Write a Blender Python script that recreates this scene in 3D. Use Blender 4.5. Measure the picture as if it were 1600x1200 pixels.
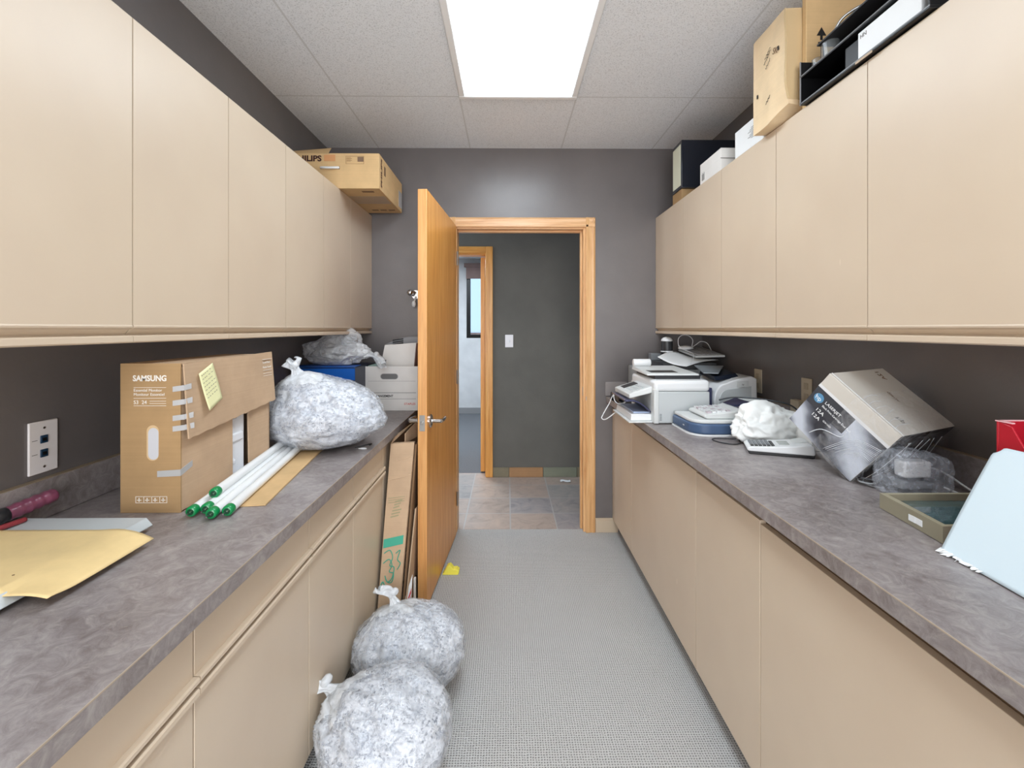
import bpy, bmesh, math, random
from mathutils import Vector, Matrix, noise
for o in list(bpy.data.objects): bpy.data.objects.remove(o)
S = bpy.context.scene
COL = S.collection
R = math.radians
random.seed(7)

# ------------------------------------------------------------------ camera
cam_d = bpy.data.cameras.new('camera'); cam = bpy.data.objects.new('camera', cam_d); COL.objects.link(cam)
cam_d.sensor_width = 36; cam_d.lens = 728/1600*36; cam_d.shift_y = -87/1600; cam_d.clip_start = .02
cam.location = (0, 0, 1.365); cam.rotation_euler = (R(90), 0, -7/728)
S.camera = cam
# ------------------------------------------------------------------ world, colour
w = bpy.data.worlds.new('world'); S.world = w; w.use_nodes = True
w.node_tree.nodes['Background'].inputs[0].default_value = (.72, .84, 1, 1)
w.node_tree.nodes['Background'].inputs[1].default_value = 1.3
S.view_settings.view_transform = 'Standard'; S.view_settings.look = 'None'
S.view_settings.gamma = 1; S.view_settings.use_curve_mapping = False
S.view_settings.exposure = 0.42
LAMP = 9.0          # strength of the fluorescent diffusers
HALL = 4.2
OFFICE = 34.0

# bluish daylight from the hall's left end; unseen window added for it below
def area(name, loc, rot, sx, sy, power, col):
    l = bpy.data.lights.new(name, 'AREA'); l.shape = 'RECTANGLE'; l.size = sx; l.size_y = sy
    l.energy = power; l.color = col
    o = bpy.data.objects.new(name, l); COL.objects.link(o); o.location = loc; o.rotation_euler = rot
    return o
area('daylight_hall', (-2.75, 3.75, 1.45), (0, R(-90), 0), 1.2, .9, 26, (.66, .80, 1))
# unseen fill lamp added behind the viewpoint to brighten the room from the front
area('rear_fill_lamp', (.05, -2.05, 1.35), (R(90), 0, 0), 2.0, 2.1, 72, (1, .98, .97))

# ------------------------------------------------------------------ materials
def lin(c):
    c = c/255
    return c/12.92 if c <= .04045 else ((c+.055)/1.055)**2.4
def rgb(r, g, b): return (lin(r), lin(g), lin(b), 1)
MC = {}
def nodes(m): return m.node_tree.nodes, m.node_tree.links
def mat(name, col, rough=.5, metal=0, spec=.5, coat=0, alpha=1, emit=None, estr=0, trans=0, bump=0, bscale=200, var=0, vscale=8, ior=1.45):
    if name in MC: return MC[name]
    m = bpy.data.materials.new(name); m.use_nodes = True; MC[name] = m
    n, l = nodes(m); p = n['Principled BSDF']
    p.inputs['Base Color'].default_value = rgb(*col); p.inputs['Roughness'].default_value = rough
    p.inputs['Metallic'].default_value = metal; p.inputs['Specular IOR Level'].default_value = spec
    p.inputs['Coat Weight'].default_value = coat; p.inputs['Alpha'].default_value = alpha
    p.inputs['Transmission Weight'].default_value = trans; p.inputs['IOR'].default_value = ior
    if emit: p.inputs['Emission Color'].default_value = rgb(*emit); p.inputs['Emission Strength'].default_value = estr
    tc = n.new('ShaderNodeTexCoord')
    if bump:
        t = n.new('ShaderNodeTexNoise'); t.inputs['Scale'].default_value = bscale; t.inputs['Detail'].default_value = 4
        l.new(tc.outputs['Object'], t.inputs['Vector'])
        b = n.new('ShaderNodeBump'); b.inputs['Strength'].default_value = bump; b.inputs['Distance'].default_value = .002
        l.new(t.outputs['Fac'], b.inputs['Height']); l.new(b.outputs['Normal'], p.inputs['Normal'])
    if var:
        t = n.new('ShaderNodeTexNoise'); t.inputs['Scale'].default_value = vscale; t.inputs['Detail'].default_value = 5
        l.new(tc.outputs['Object'], t.inputs['Vector'])
        r = n.new('ShaderNodeValToRGB'); c = col
        r.color_ramp.elements[0].position = .3; r.color_ramp.elements[1].position = .7
        r.color_ramp.elements[0].color = rgb(*[max(0, x*(1-var)) for x in c]); r.color_ramp.elements[1].color = rgb(*[min(255, x*(1+var)) for x in c])
        l.new(t.outputs['Fac'], r.inputs[0]); l.new(r.outputs[0], p.inputs['Base Color'])
    return m
def ramp(n, stops):
    r = n.new('ShaderNodeValToRGB'); e = r.color_ramp.elements
    while len(e) < len(stops): e.new(.5)
    for k, (pos, c) in enumerate(stops): e[k].position = pos; e[k].color = rgb(*c)
    return r
def texmap(n, l, scale=(1,1,1), rot=(0,0,0)):
    tc = n.new('ShaderNodeTexCoord'); mp = n.new('ShaderNodeMapping'); mp.inputs['Scale'].default_value = scale
    mp.inputs['Rotation'].default_value = rot
    l.new(tc.outputs['Object'], mp.inputs['Vector']); return mp.outputs['Vector']
def nz(n, l, v, scale, detail=4, rough=.5, dist=0):
    t = n.new('ShaderNodeTexNoise'); t.inputs['Scale'].default_value = scale; t.inputs['Detail'].default_value = detail
    t.inputs['Roughness'].default_value = rough; t.inputs['Distortion'].default_value = dist
    l.new(v, t.inputs['Vector']); return t.outputs['Fac']
def mth(n, l, op, a, b=None, c=None):
    m = n.new('ShaderNodeMath'); m.operation = op
    for i, x in enumerate((a, b, c)):
        if x is None: continue
        if isinstance(x, (int, float)): m.inputs[i].default_value = x
        else: l.new(x, m.inputs[i])
    return m.outputs[0]
def mixc(n, l, f, a, b, mode='MIX'):
    m = n.new('ShaderNodeMix'); m.data_type = 'RGBA'; m.blend_type = mode
    for s, x in ((0, f), (6, a), (7, b)):
        if isinstance(x, (int, float)): m.inputs[s].default_value = x
        elif isinstance(x, tuple): m.inputs[s].default_value = x
        else: l.new(x, m.inputs[s])
    return m.outputs[2]
def addbump(n, l, h, strength, dist=.002):
    b = n.new('ShaderNodeBump'); b.inputs['Strength'].default_value = strength; b.inputs['Distance'].default_value = dist
    l.new(h, b.inputs['Height']); l.new(b.outputs['Normal'], n['Principled BSDF'].inputs['Normal'])
def newmat(name, rough=.5):
    m = bpy.data.materials.new(name); m.use_nodes = True; MC[name] = m
    n, l = nodes(m); p = n['Principled BSDF']; p.inputs['Roughness'].default_value = rough
    return m, n, l, p

def m_laminate():
    m, n, l, p = newmat('cabinet_laminate', .38)
    v = texmap(n, l)
    f = nz(n, l, v, 3, 3)
    r = ramp(n, [(.3, (207, 188, 165)), (.7, (213, 195, 172))]); l.new(f, r.inputs[0])
    s = nz(n, l, texmap(n, l, (30, 30, 3), (0, .35, .2)), 2.2, 2, .4)     # pale scuffs
    s2 = nz(n, l, v, 2.4, 2)
    k = mth(n, l, 'MULTIPLY', mth(n, l, 'GREATER_THAN', s, .80), mth(n, l, 'GREATER_THAN', s2, .5))
    l.new(mixc(n, l, k, r.outputs[0], rgb(232, 216, 196)), p.inputs['Base Color'])
    addbump(n, l, nz(n, l, v, 500, 2), .06, .0006)
    return m
def m_counter():
    m, n, l, p = newmat('countertop_laminate', .36)
    v = texmap(n, l)
    a = nz(n, l, v, 3.2, 8, .62, .6)
    r = ramp(n, [(.3, (108, 99, 97)), (.44, (130, 121, 121)), (.56, (146, 138, 139)), (.72, (172, 166, 165))]); l.new(a, r.inputs[0])
    b = nz(n, l, v, 26, 8, .75, 1.2)
    r2 = ramp(n, [(.36, (92, 82, 74)), (.5, (142, 135, 132)), (.66, (188, 182, 174))]); l.new(b, r2.inputs[0])
    c = mixc(n, l, .38, r.outputs[0], r2.outputs[0])
    t = nz(n, l, texmap(n, l, (9, 30, 20), (0, 0, .5)), 3, 5, .7, 2.0)
    k = mth(n, l, 'MULTIPLY', mth(n, l, 'GREATER_THAN', t, .66), .35)
    l.new(mixc(n, l, k, c, rgb(165, 158, 144)), p.inputs['Base Color'])
    addbump(n, l, nz(n, l, v, 260, 3), .12, .0008)
    return m
def m_paint(name, col, b=.15, rough=.42, spec=.5):
    m, n, l, p = newmat(name, rough); p.inputs['Specular IOR Level'].default_value = spec
    v = texmap(n, l); r = ramp(n, [(.3, [c*.965 for c in col]), (.7, [c*1.03 for c in col])])
    l.new(nz(n, l, v, 5, 4), r.inputs[0]); l.new(r.outputs[0], p.inputs['Base Color'])
    addbump(n, l, nz(n, l, v, 90, 4), b, .003)
    return m
def m_ceiling():
    m, n, l, p = newmat('ceiling_tile', .9)
    tc = n.new('ShaderNodeTexCoord'); sp = n.new('ShaderNodeSeparateXYZ'); l.new(tc.outputs['Object'], sp.inputs[0])
    f = nz(n, l, tc.outputs['Object'], 190, 2, .6)
    r = ramp(n, [(.34, (208, 211, 215)), (.45, (238, 241, 245)), (.6, (243, 246, 250))]); l.new(f, r.inputs[0])
    fx = mth(n, l, 'FRACT', mth(n, l, 'DIVIDE', mth(n, l, 'ADD', sp.outputs[0], .25+6.1), .61))
    fy = mth(n, l, 'FRACT', mth(n, l, 'DIVIDE', mth(n, l, 'ADD', sp.outputs[1], -2.425+12.2), 1.22))
    gx = mth(n, l, 'LESS_THAN', mth(n, l, 'ABSOLUTE', mth(n, l, 'SUBTRACT', fx, .5)), .493)
    gy = mth(n, l, 'LESS_THAN', mth(n, l, 'ABSOLUTE', mth(n, l, 'SUBTRACT', fy, .5)), .4965)
    k = mth(n, l, 'MULTIPLY', gx, gy)
    l.new(mixc(n, l, k, rgb(216, 218, 220), r.outputs[0]), p.inputs['Base Color'])
    addbump(n, l, mth(n, l, 'MULTIPLY_ADD', k, .35, f), .3, .003)
    return m
def m_carpet(name='carpet_loop', s=1):
    m, n, l, p = newmat(name, .95); p.inputs['Specular IOR Level'].default_value = .1
    tc = n.new('ShaderNodeTexCoord'); sp = n.new('ShaderNodeSeparateXYZ'); l.new(tc.outputs['Object'], sp.inputs[0])
    k = 2*math.pi/.0088*s
    wob = nz(n, l, tc.outputs['Object'], 60, 2)
    wx = mth(n, l, 'SINE', mth(n, l, 'MULTIPLY_ADD', sp.outputs[0], k, mth(n, l, 'MULTIPLY', wob, 5)))
    wy = mth(n, l, 'SINE', mth(n, l, 'MULTIPLY_ADD', sp.outputs[1], k, mth(n, l, 'MULTIPLY', wob, 5)))
    h = mth(n, l, 'MULTIPLY', wx, wy)
    h2 = mth(n, l, 'MAXIMUM', wx, wy)
    hh = mth(n, l, 'MULTIPLY_ADD', h2, .35, .5)
    f = nz(n, l, tc.outputs['Object'], 420, 2)
    hv = mth(n, l, 'ADD', hh, mth(n, l, 'MULTIPLY_ADD', f, .5, -.25))
    r = ramp(n, [(.1, (58, 57, 56)), (.4, (156, 155, 153)), (.85, (206, 205, 203))]); l.new(hv, r.inputs[0])
    big = nz(n, l, tc.outputs['Object'], 3, 3)
    l.new(mixc(n, l, mth(n, l, 'MULTIPLY', big, .3), r.outputs[0], rgb(160, 159, 156)), p.inputs['Base Color'])
    addbump(n, l, hh, .8, .003)
    return m
def m_oak(name, axis='z', c=((206, 134, 58), (222, 154, 74), (232, 172, 96)), rough=.35):
    m, n, l, p = newmat(name, rough)
    sc = {'z': (18, 18, .9), 'x': (.9, 18, 18), 'y': (18, .9, 18)}[axis]
    a = nz(n, l, texmap(n, l, sc), 2.2, 6, .6, .8)
    r = ramp(n, [(.32, c[0]), (.5, c[1]), (.68, c[2])]); l.new(a, r.inputs[0])
    sc2 = {'z': (160, 160, 3), 'x': (3, 160, 160), 'y': (160, 3, 160)}[axis]
    b = nz(n, l, texmap(n, l, sc2), 1.6, 2)
    k = mth(n, l, 'MULTIPLY', mth(n, l, 'LESS_THAN', b, .42), .22)
    l.new(mixc(n, l, k, r.outputs[0], rgb(*[x*.72 for x in c[0]])), p.inputs['Base Color'])
    addbump(n, l, b, .08, .0006)
    return m
def m_slate():
    m, n, l, p = newmat('slate_tile', .38)
    tc = n.new('ShaderNodeTexCoord'); mp = n.new('ShaderNodeMapping'); mp.inputs['Scale'].default_value = (1/.32, 1/.31, 0)
    mp.inputs['Location'].default_value = (-.02/.32+.0, -.03/.31, .5)
    l.new(tc.outputs['Object'], mp.inputs['Vector'])
    fl = n.new('ShaderNodeVectorMath'); fl.operation = 'FLOOR'; l.new(mp.outputs[0], fl.inputs[0])
    fr = n.new('ShaderNodeVectorMath'); fr.operation = 'FRACTION'; l.new(mp.outputs[0], fr.inputs[0])
    wn = n.new('ShaderNodeTexWhiteNoise'); l.new(fl.outputs[0], wn.inputs['Vector'])
    r = ramp(n, [(0, (156, 150, 146)), (.2, (172, 150, 134)), (.4, (150, 148, 144)), (.6, (184, 160, 142)), (.8, (152, 146, 148)), (1, (176, 162, 150))])
    r.color_ramp.interpolation = 'CONSTANT'; l.new(wn.outputs['Value'], r.inputs[0])
    a = nz(n, l, tc.outputs['Object'], 7, 7, .65, 1.5)
    r2 = ramp(n, [(.32, (108, 106, 104)), (.45, (158, 150, 144)), (.68, (192, 176, 164))]); l.new(a, r2.inputs[0])
    c = mixc(n, l, .45, r.outputs[0], r2.outputs[0])
    s = n.new('ShaderNodeSeparateXYZ'); l.new(fr.outputs[0], s.inputs[0])
    g = mth(n, l, 'MULTIPLY', mth(n, l, 'LESS_THAN', mth(n, l, 'ABSOLUTE', mth(n, l, 'SUBTRACT', s.outputs[0], .5)), .485),
            mth(n, l, 'LESS_THAN', mth(n, l, 'ABSOLUTE', mth(n, l, 'SUBTRACT', s.outputs[1], .5)), .485))
    l.new(mixc(n, l, g, rgb(178, 174, 170), c), p.inputs['Base Color'])
    addbump(n, l, mth(n, l, 'ADD', a, g), .35, .004)
    return m
def m_card(name, col, rough=.8, axis=(1, 1, 120)):
    m, n, l, p = newmat(name, rough); p.inputs['Specular IOR Level'].default_value = .25
    v = texmap(n, l)
    r = ramp(n, [(.3, [c*.95 for c in col]), (.7, [min(255, c*1.04) for c in col])]); l.new(nz(n, l, v, 7, 6, .6), r.inputs[0])
    k = nz(n, l, texmap(n, l, axis), 1.5, 2)
    l.new(mixc(n, l, .12, r.outputs[0], k, 'MULTIPLY'), p.inputs['Base Color'])
    addbump(n, l, k, .1, .001)
    return m
def m_film(name, a0=.18, a1=.75, col=(236, 240, 244), scale=14):
    m, n, l, p = newmat(name, .2)
    v = texmap(n, l)
    p.inputs['Base Color'].default_value = rgb(*col); p.inputs['Specular IOR Level'].default_value = .7
    f = nz(n, l, v, scale, 7, .62, 2.5)
    r = n.new('ShaderNodeMapRange'); r.inputs[1].default_value = .35; r.inputs[2].default_value = .68
    r.inputs[3].default_value = a0; r.inputs[4].default_value = a1
    l.new(f, r.inputs[0]); l.new(r.outputs[0], p.inputs['Alpha'])
    addbump(n, l, nz(n, l, v, scale*1.2, 5, .55, 2.2), .45, .006)
    return m
def m_shred():
    m, n, l, p = newmat('shredded_paper', .7)
    acc = None
    for k, (sc, rt) in enumerate((((95, 95, 9), (.9, .3, 0)), ((9, 95, 95), (0, .6, .8)), ((95, 9, 95), (.5, 0, .4)))):
        f = nz(n, l, texmap(n, l, sc, rt), 1.3, 3, .6, .6)
        acc = f if acc is None else mth(n, l, 'MAXIMUM', acc, f)
    r = ramp(n, [(.46, (108, 114, 126)), (.52, (182, 187, 196)), (.58, (212, 216, 223)), (.72, (234, 237, 242))]); l.new(acc, r.inputs[0])
    d = nz(n, l, texmap(n, l), 9, 4)
    l.new(mixc(n, l, mth(n, l, 'MULTIPLY', mth(n, l, 'GREATER_THAN', d, .6), .25), r.outputs[0], rgb(170, 182, 200)), p.inputs['Base Color'])
    addbump(n, l, acc, .8, .006)
    return m
LAM = m_laminate(); CTR = m_counter(); CEIL = m_ceiling(); CARPET = m_carpet()
CARPET2 = mat('office_carpet', (104, 106, 110), .95, bump=.5, bscale=220, var=.06, vscale=90)
WALL = m_paint('wall_paint_charcoal', (108, 103, 102), .12, .33, .55)
HALLW = m_paint('wall_paint_hall', (102, 99, 92), .25, .6, .3)
WHITEW = m_paint('wall_paint_white', (222, 223, 225), .1, .6)
OAKZ = m_oak('oak_vertical', 'z'); OAKX = m_oak('oak_across', 'x')
OAKL = m_oak('oak_casing_vertical', 'z', ((200, 146, 92), (218, 170, 116), (230, 186, 134)))
OAKLX = m_oak('oak_casing_across', 'x', ((206, 152, 104), (224, 176, 126), (234, 192, 146)))
OAKEDGE = m_oak('oak_door_edge', 'z', ((206, 144, 84), (218, 160, 98), (228, 174, 112)))
SLATE = m_slate()
CARD = m_card('cardboard_brown', (188, 152, 112)); CARDL = m_card('cardboard_light', (214, 180, 132)); CARDK = m_card('cardboard_tan', (196, 167, 137))
CARDG = m_card('cardboard_ochre', (172, 140, 100)); KRAFT = m_card('kraft_paper', (236, 208, 152), .42, (3, 3, 60)); KRAFTBOX = m_card('kraft_pale', (232, 206, 168))
FILM = m_film('clear_plastic_film', .10, .50, (232, 236, 242)); FILM2 = m_film('clear_film_thin', .22, .60, (244, 247, 250), 9)
FILM3 = m_film('milky_film', .5, .9, (232, 236, 240), 10)
SHRED = m_shred()
WHITE = mat('white_plastic', (226, 228, 229), .35, bump=.03)
OFFW = mat('off_white_plastic', (210, 213, 212), .4, bump=.03)
GREYP = mat('light_grey_plastic', (190, 195, 196), .42, bump=.03)
MGREY = mat('mid_grey_plastic', (120, 124, 128), .45)
DGREY = mat('dark_grey_plastic', (44, 45, 48), .4)
BLACK = mat('black_plastic', (14, 14, 16), .35)
INK = mat('black_ink', (24, 22, 22), .6)
WINK = mat('white_ink', (236, 230, 220), .6)
GREYINK = mat('grey_ink', (120, 116, 112), .7)
BROWNINK = mat('brown_ink', (120, 92, 66), .7)
CHROME = mat('chrome', (205, 205, 205), .14, 1)
STEEL = mat('brushed_steel', (170, 170, 168), .32, 1)
PAPER = mat('white_paper', (236, 238, 238), .6, var=.01)
BOXW = mat('white_carton', (232, 230, 226), .6, var=.015, vscale=12)
BEIGEP = mat('beige_plastic', (198, 188, 166), .4)
WPLATE = mat('white_plate', (232, 228, 228), .35)
TAPE = mat('packing_tape', (206, 206, 206), .2, alpha=.7)
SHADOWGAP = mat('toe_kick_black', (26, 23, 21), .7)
BASEB = mat('beige_baseboard', (196, 178, 154), .5)
FOAM = mat('polystyrene', (226, 228, 232), .8, bump=.3, bscale=300)
GREEN = mat('tube_cap_green', (8, 132, 72), .28, coat=.3)
TUBEW = mat('tube_glass', (238, 240, 240), .15, coat=.5)
NAVY = mat('scanner_blue', (70, 92, 124), .35)
INDIGO = mat('smoky_indigo', (62, 64, 92), .25, coat=.4)
BLUEBOX = mat('box_blue', (16, 96, 190), .35); NAVYBOX = mat('box_navy', (20, 34, 66), .35)
REDP = mat('red_plastic', (176, 28, 44), .35); MAROON = mat('maroon_rubber', (118, 62, 84), .35, coat=.3, var=.12, vscale=50)
CYAN = mat('pale_blue_card', (214, 230, 237), .45)
GLASSD = mat('glass_dark', (30, 34, 40), .08, coat=.5)

# ------------------------------------------------------------------ mesh helpers
class B:
    def __init__(s, root=None, o=None):
        s.bm = bmesh.new()
        s.o = Vector(o) if o is not None else (Vector(root.location) if root else Vector())
    def face(s, vs, m=0):
        try: f = s.bm.faces.new(vs); f.material_index = m; return f
        except ValueError: return None
    def V(s, p): return s.bm.verts.new(Vector(p)-s.o)
    def hexa(s, p, m=0):   # p: bottom 4 ccw, top 4 ccw
        v = [s.V(q) for q in p]
        for q in ((3,2,1,0), (4,5,6,7), (0,1,5,4), (1,2,6,5), (2,3,7,6), (3,0,4,7)): s.face([v[i] for i in q], m)
        return s
    def box(s, x0, x1, y0, y1, z0, z1, m=0):
        return s.hexa([(x0,y0,z0),(x1,y0,z0),(x1,y1,z0),(x0,y1,z0),(x0,y0,z1),(x1,y0,z1),(x1,y1,z1),(x0,y1,z1)], m)
    def prism(s, poly, axis, a, b, m=0):
        def P(q, t):
            return {'x': (t, q[0], q[1]), 'y': (q[0], t, q[1]), 'z': (q[0], q[1], t)}[axis]
        A = [s.V(P(q, a)) for q in poly]; Bv = [s.V(P(q, b)) for q in poly]; n = len(poly)
        s.face(A[::-1], m); s.face(Bv, m)
        for i in range(n): s.face([A[i], A[(i+1)%n], Bv[(i+1)%n], Bv[i]], m)
        return s
    def cyl(s, p0, p1, r0, r1=None, n=20, m=0):
        r1 = r0 if r1 is None else r1
        return s.lathe([(0, r0), (1, r1)], p0, p1, n, m)
    def lathe(s, prof, p0, p1, n=24, m=0):   # prof: (t along p0-p1, radius)
        p0, p1 = Vector(p0), Vector(p1); d = p1-p0; z = d.normalized()
        x = z.orthogonal().normalized(); y = z.cross(x); rings = []
        for t, r in prof:
            c = p0+d*t; rings.append([s.V(c+(x*math.cos(2*math.pi*k/n)+y*math.sin(2*math.pi*k/n))*max(r, 1e-4)) for k in range(n)])
        for a, b in zip(rings, rings[1:]):
            for k in range(n): s.face([a[k], a[(k+1)%n], b[(k+1)%n], b[k]], m)
        s.face(rings[0][::-1], m); s.face(rings[-1], m)
        return s
    def tube(s, pts, r, n=8, m=0, closed=False, sub=6):
        P = [Vector(p) for p in pts]
        if sub > 1:
            Q = []; N = len(P)
            for i in range(N if closed else N-1):
                g = lambda j: P[j % N] if closed else P[max(0, min(N-1, j))]
                a, b, c, d = g(i-1), g(i), g(i+1), g(i+2)
                for k in range(sub):
                    t = k/sub
                    Q.append(.5*((2*b)+(c-a)*t+(2*a-5*b+4*c-d)*t*t+(3*b-a-3*c+d)*t**3))
            if not closed: Q.append(P[-1])
            P = Q
        rings = []; up = None; N = len(P)
        for i, p in enumerate(P):
            d = (P[(i+1) % N]-P[i-1]) if closed else (P[min(i+1, N-1)]-P[max(i-1, 0)])
            if d.length < 1e-9: d = Vector((0, 0, 1))
            d.normalize()
            up = d.orthogonal() if up is None else (up-d*up.dot(d))
            up.normalize(); y = d.cross(up)
            rings.append([s.V(p+(up*math.cos(2*math.pi*k/n)+y*math.sin(2*math.pi*k/n))*r) for k in range(n)])
        prs = list(zip(rings, rings[1:]))+([(rings[-1], rings[0])] if closed else [])
        for a, b in prs:
            for k in range(n): s.face([a[k], a[(k+1)%n], b[(k+1)%n], b[k]], m)
        if not closed: s.face(rings[0][::-1], m); s.face(rings[-1], m)
        return s
    def grid(s, nu, nv, f, m=0, mf=None):
        v = [[s.V(f(i/nu, j/nv)) for j in range(nv+1)] for i in range(nu+1)]
        for i in range(nu):
            for j in range(nv): s.face([v[i][j], v[i+1][j], v[i+1][j+1], v[i][j+1]], mf(i/nu, j/nv) if mf else m)
        return s
    def ball(s, c, r, sub=3, fn=None, m=0):
        t = bmesh.new(); bmesh.ops.create_icosphere(t, subdivisions=sub, radius=1)
        vm = {}
        for v in t.verts:
            d = v.co.normalized(); k = fn(d) if fn else 1
            if isinstance(k, Vector): vm[v] = s.V(k)
            else: vm[v] = s.V((c[0]+d.x*r[0]*k, c[1]+d.y*r[1]*k, c[2]+d.z*r[2]*k))
        for f in t.faces: s.face([vm[v] for v in f.verts], m)
        t.free(); return s
    def mesh(s, name):
        bmesh.ops.recalc_face_normals(s.bm, faces=s.bm.faces)
        me = bpy.data.meshes.new(name); s.bm.to_mesh(me); s.bm.free(); return me
    def build(s, name, mats, parent=None, bevel=0, seg=2, smooth=False, solid=0, label=None, loc=None):
        me = s.mesh(name)
        for m in (mats if isinstance(mats, (list, tuple)) else [mats]): me.materials.append(m)
        o = bpy.data.objects.new(name, me); COL.objects.link(o)
        if parent is not None: o.parent = parent
        else: o.location = s.o if loc is None else loc
        if smooth:
            for p in me.polygons: p.use_smooth = True
            if smooth == 'auto':
                me.set_sharp_from_angle(angle=R(38))
        if solid:
            md = o.modifiers.new('solid', 'SOLIDIFY'); md.thickness = solid; md.offset = 0
        if bevel:
            md = o.modifiers.new('bevel', 'BEVEL'); md.width = bevel; md.segments = seg; md.limit_method = 'ANGLE'; md.angle_limit = R(35)
            if not smooth:
                for p in me.polygons: p.use_smooth = True
                me.set_sharp_from_angle(angle=R(38))
        if label: o['label'] = label
        return o
def thing(name, label, cat, loc=(0,0,0), rz=0, group=None, kind=None, mat3=None):
    o = bpy.data.objects.new(name, None); COL.objects.link(o); o.empty_display_size = .05
    o.location = loc; o.rotation_euler = (0, 0, rz)
    if mat3 is not None: o.rotation_euler = mat3.to_euler()
    if kind: o['kind'] = kind
    if label: o['label'] = label
    if cat: o['category'] = cat
    if group: o['group'] = group
    return o
def tag(o, label, cat, group=None, kind=None):
    o['label'] = label; o['category'] = cat
    if group: o['group'] = group
    if kind: o['kind'] = kind
    return o
def struct(o, label=None, cat=None):
    o['kind'] = 'structure'
    if label: o['label'] = label
    if cat: o['category'] = cat
    return o
def text(parent, body, loc, xd, yd, size, m, name='lettering', off=None, width=None, align='LEFT', depth=.0003, label=None, bold=0):
    cu = bpy.data.curves.new('t', 'FONT'); cu.body = body; cu.size = size; cu.extrude = depth; cu.align_x = align; cu.resolution_u = 3; cu.offset = bold*size
    t = bpy.data.objects.new('t', cu); COL.objects.link(t)
    bpy.context.view_layer.update()
    me = bpy.data.meshes.new_from_object(t.evaluated_get(bpy.context.evaluated_depsgraph_get()))
    bpy.data.objects.remove(t)
    xd = Vector(xd).normalized(); yd = Vector(yd).normalized(); zd = xd.cross(yd)
    if width:
        xs = [v.co.x for v in me.vertices]; k = width/(max(xs)-min(xs))
        for v in me.vertices: v.co.x *= k
    M = Matrix((xd, yd, zd)).transposed().to_4x4(); M.translation = Vector(loc)-(Vector(off) if off is not None else Vector(parent.location))
    me.transform(M); me.materials.clear(); me.materials.append(m); me.name = name
    o = bpy.data.objects.new(name, me); COL.objects.link(o); o.parent = parent
    if label: o['label'] = label
    return o

# ================================================================== ROOM SHELL
XL, XR, YF, ZC, YB = -1.205, 1.31, 3.12, 2.57, -1.7
struct(B().box(XL-.12, XR+.12, YB-.12, YF+.045, -.05, 0).build('floor', CARPET))
struct(B().box(-3.0, 2.2, YF+.045, 4.40, -.05, -.001).build('floor_hall', SLATE))
struct(B().box(-3.0, 1.2, 4.40, 7.6, -.05, -.001).build('floor_office', CARPET2))
b = B(); b.box(XL-.12, XR+.12, YB-.12, YF, ZC, ZC+.05); struct(b.build('ceiling', CEIL))
struct(B().box(-3.0, 2.2, YF, 4.40, ZC, ZC+.05).build('ceiling_hall', CEIL))
struct(B().box(-3.0, 1.2, 4.40, 7.6, 2.47, 2.52).build('ceiling_office', WHITEW))
struct(B().box(XL-.12, XL, YB, YF, 0, ZC).build('wall_left', WALL))
struct(B().box(XR, XR+.12, YB, YF, 0, ZC).build('wall_right', WALL))
b = B(); b.box(XL, -1.0, YB-.12, YB, 0, ZC); b.box(1.1, XR, YB-.12, YB, 0, ZC); b.box(-1.0, 1.1, YB-.12, YB, 2.45, ZC)  # opening added to let the rear fill lamp in
struct(b.build('wall_back', WALL))
struct(B().box(-1.4, 1.5, -2.3, YB-.12, -.05, 0).build('floor_behind', CARPET))
OX0, OX1, OZ = -.352, .528, 2.046       # rough opening in the far wall
b = B(); b.box(XL-.12, OX0, YF, YF+.12, 0, ZC); b.box(OX1, XR+.12, YF, YF+.12, 0, ZC); b.box(OX0, OX1, YF, YF+.12, OZ, ZC)
struct(b.build('wall_far', WALL))
# hall
HY = 4.283
b = B(); b.box(-3, -1.03, HY, HY+.12, 0, ZC); b.box(-.185, 2.2, HY, HY+.12, 0, ZC); b.box(-1.03, -.185, HY, HY+.12, 2.06, ZC)
struct(b.build('wall_hall', HALLW))
struct(B().box(2.08, 2.2, YF+.12, HY, 0, ZC).build('wall_hall_right', HALLW))
b = B(); b.box(-2.62, -2.5, YF+.12, HY, 0, .85); b.box(-2.62, -2.5, YF+.12, HY, 2.05, ZC); b.box(-2.62, -2.5, YF+.12, 3.3, .85, 2.05); b.box(-2.62, -2.5, 4.2, HY, .85, 2.05)
struct(b.build('wall_hall_left', HALLW))
b = B()
for (y0, y1, z0, z1) in ((3.3, 4.2, .85, .9), (3.3, 4.2, 2.0, 2.05), (3.3, 3.35, .9, 2.0), (4.15, 4.2, .9, 2.0), (3.73, 3.77, .9, 2.0)): b.box(-2.60, -2.54, y0, y1, z0, z1)
struct(b.build('window_2', BLACK, bevel=.004))  # unseen window frame, added in front of the hall daylight lamp
# hall baseboard of cut slate tiles
b = B(); cols = []
tm = [m_card('slate_base_olive', (132, 122, 100), .4), m_card('slate_base_rust', (170, 130, 92), .4), m_card('slate_base_grey_green', (128, 130, 112), .4)]
xs = [(-.135, .012, 0), (.016, .325, 1), (.33, .635, 2), (.64, .95, 0), (.955, 1.26, 1)]
for x0, x1, k in xs: b.box(x0, x1, HY-.012, HY, 0, .088, k)
struct(b.build('baseboard_hall', tm, bevel=.002))
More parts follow.
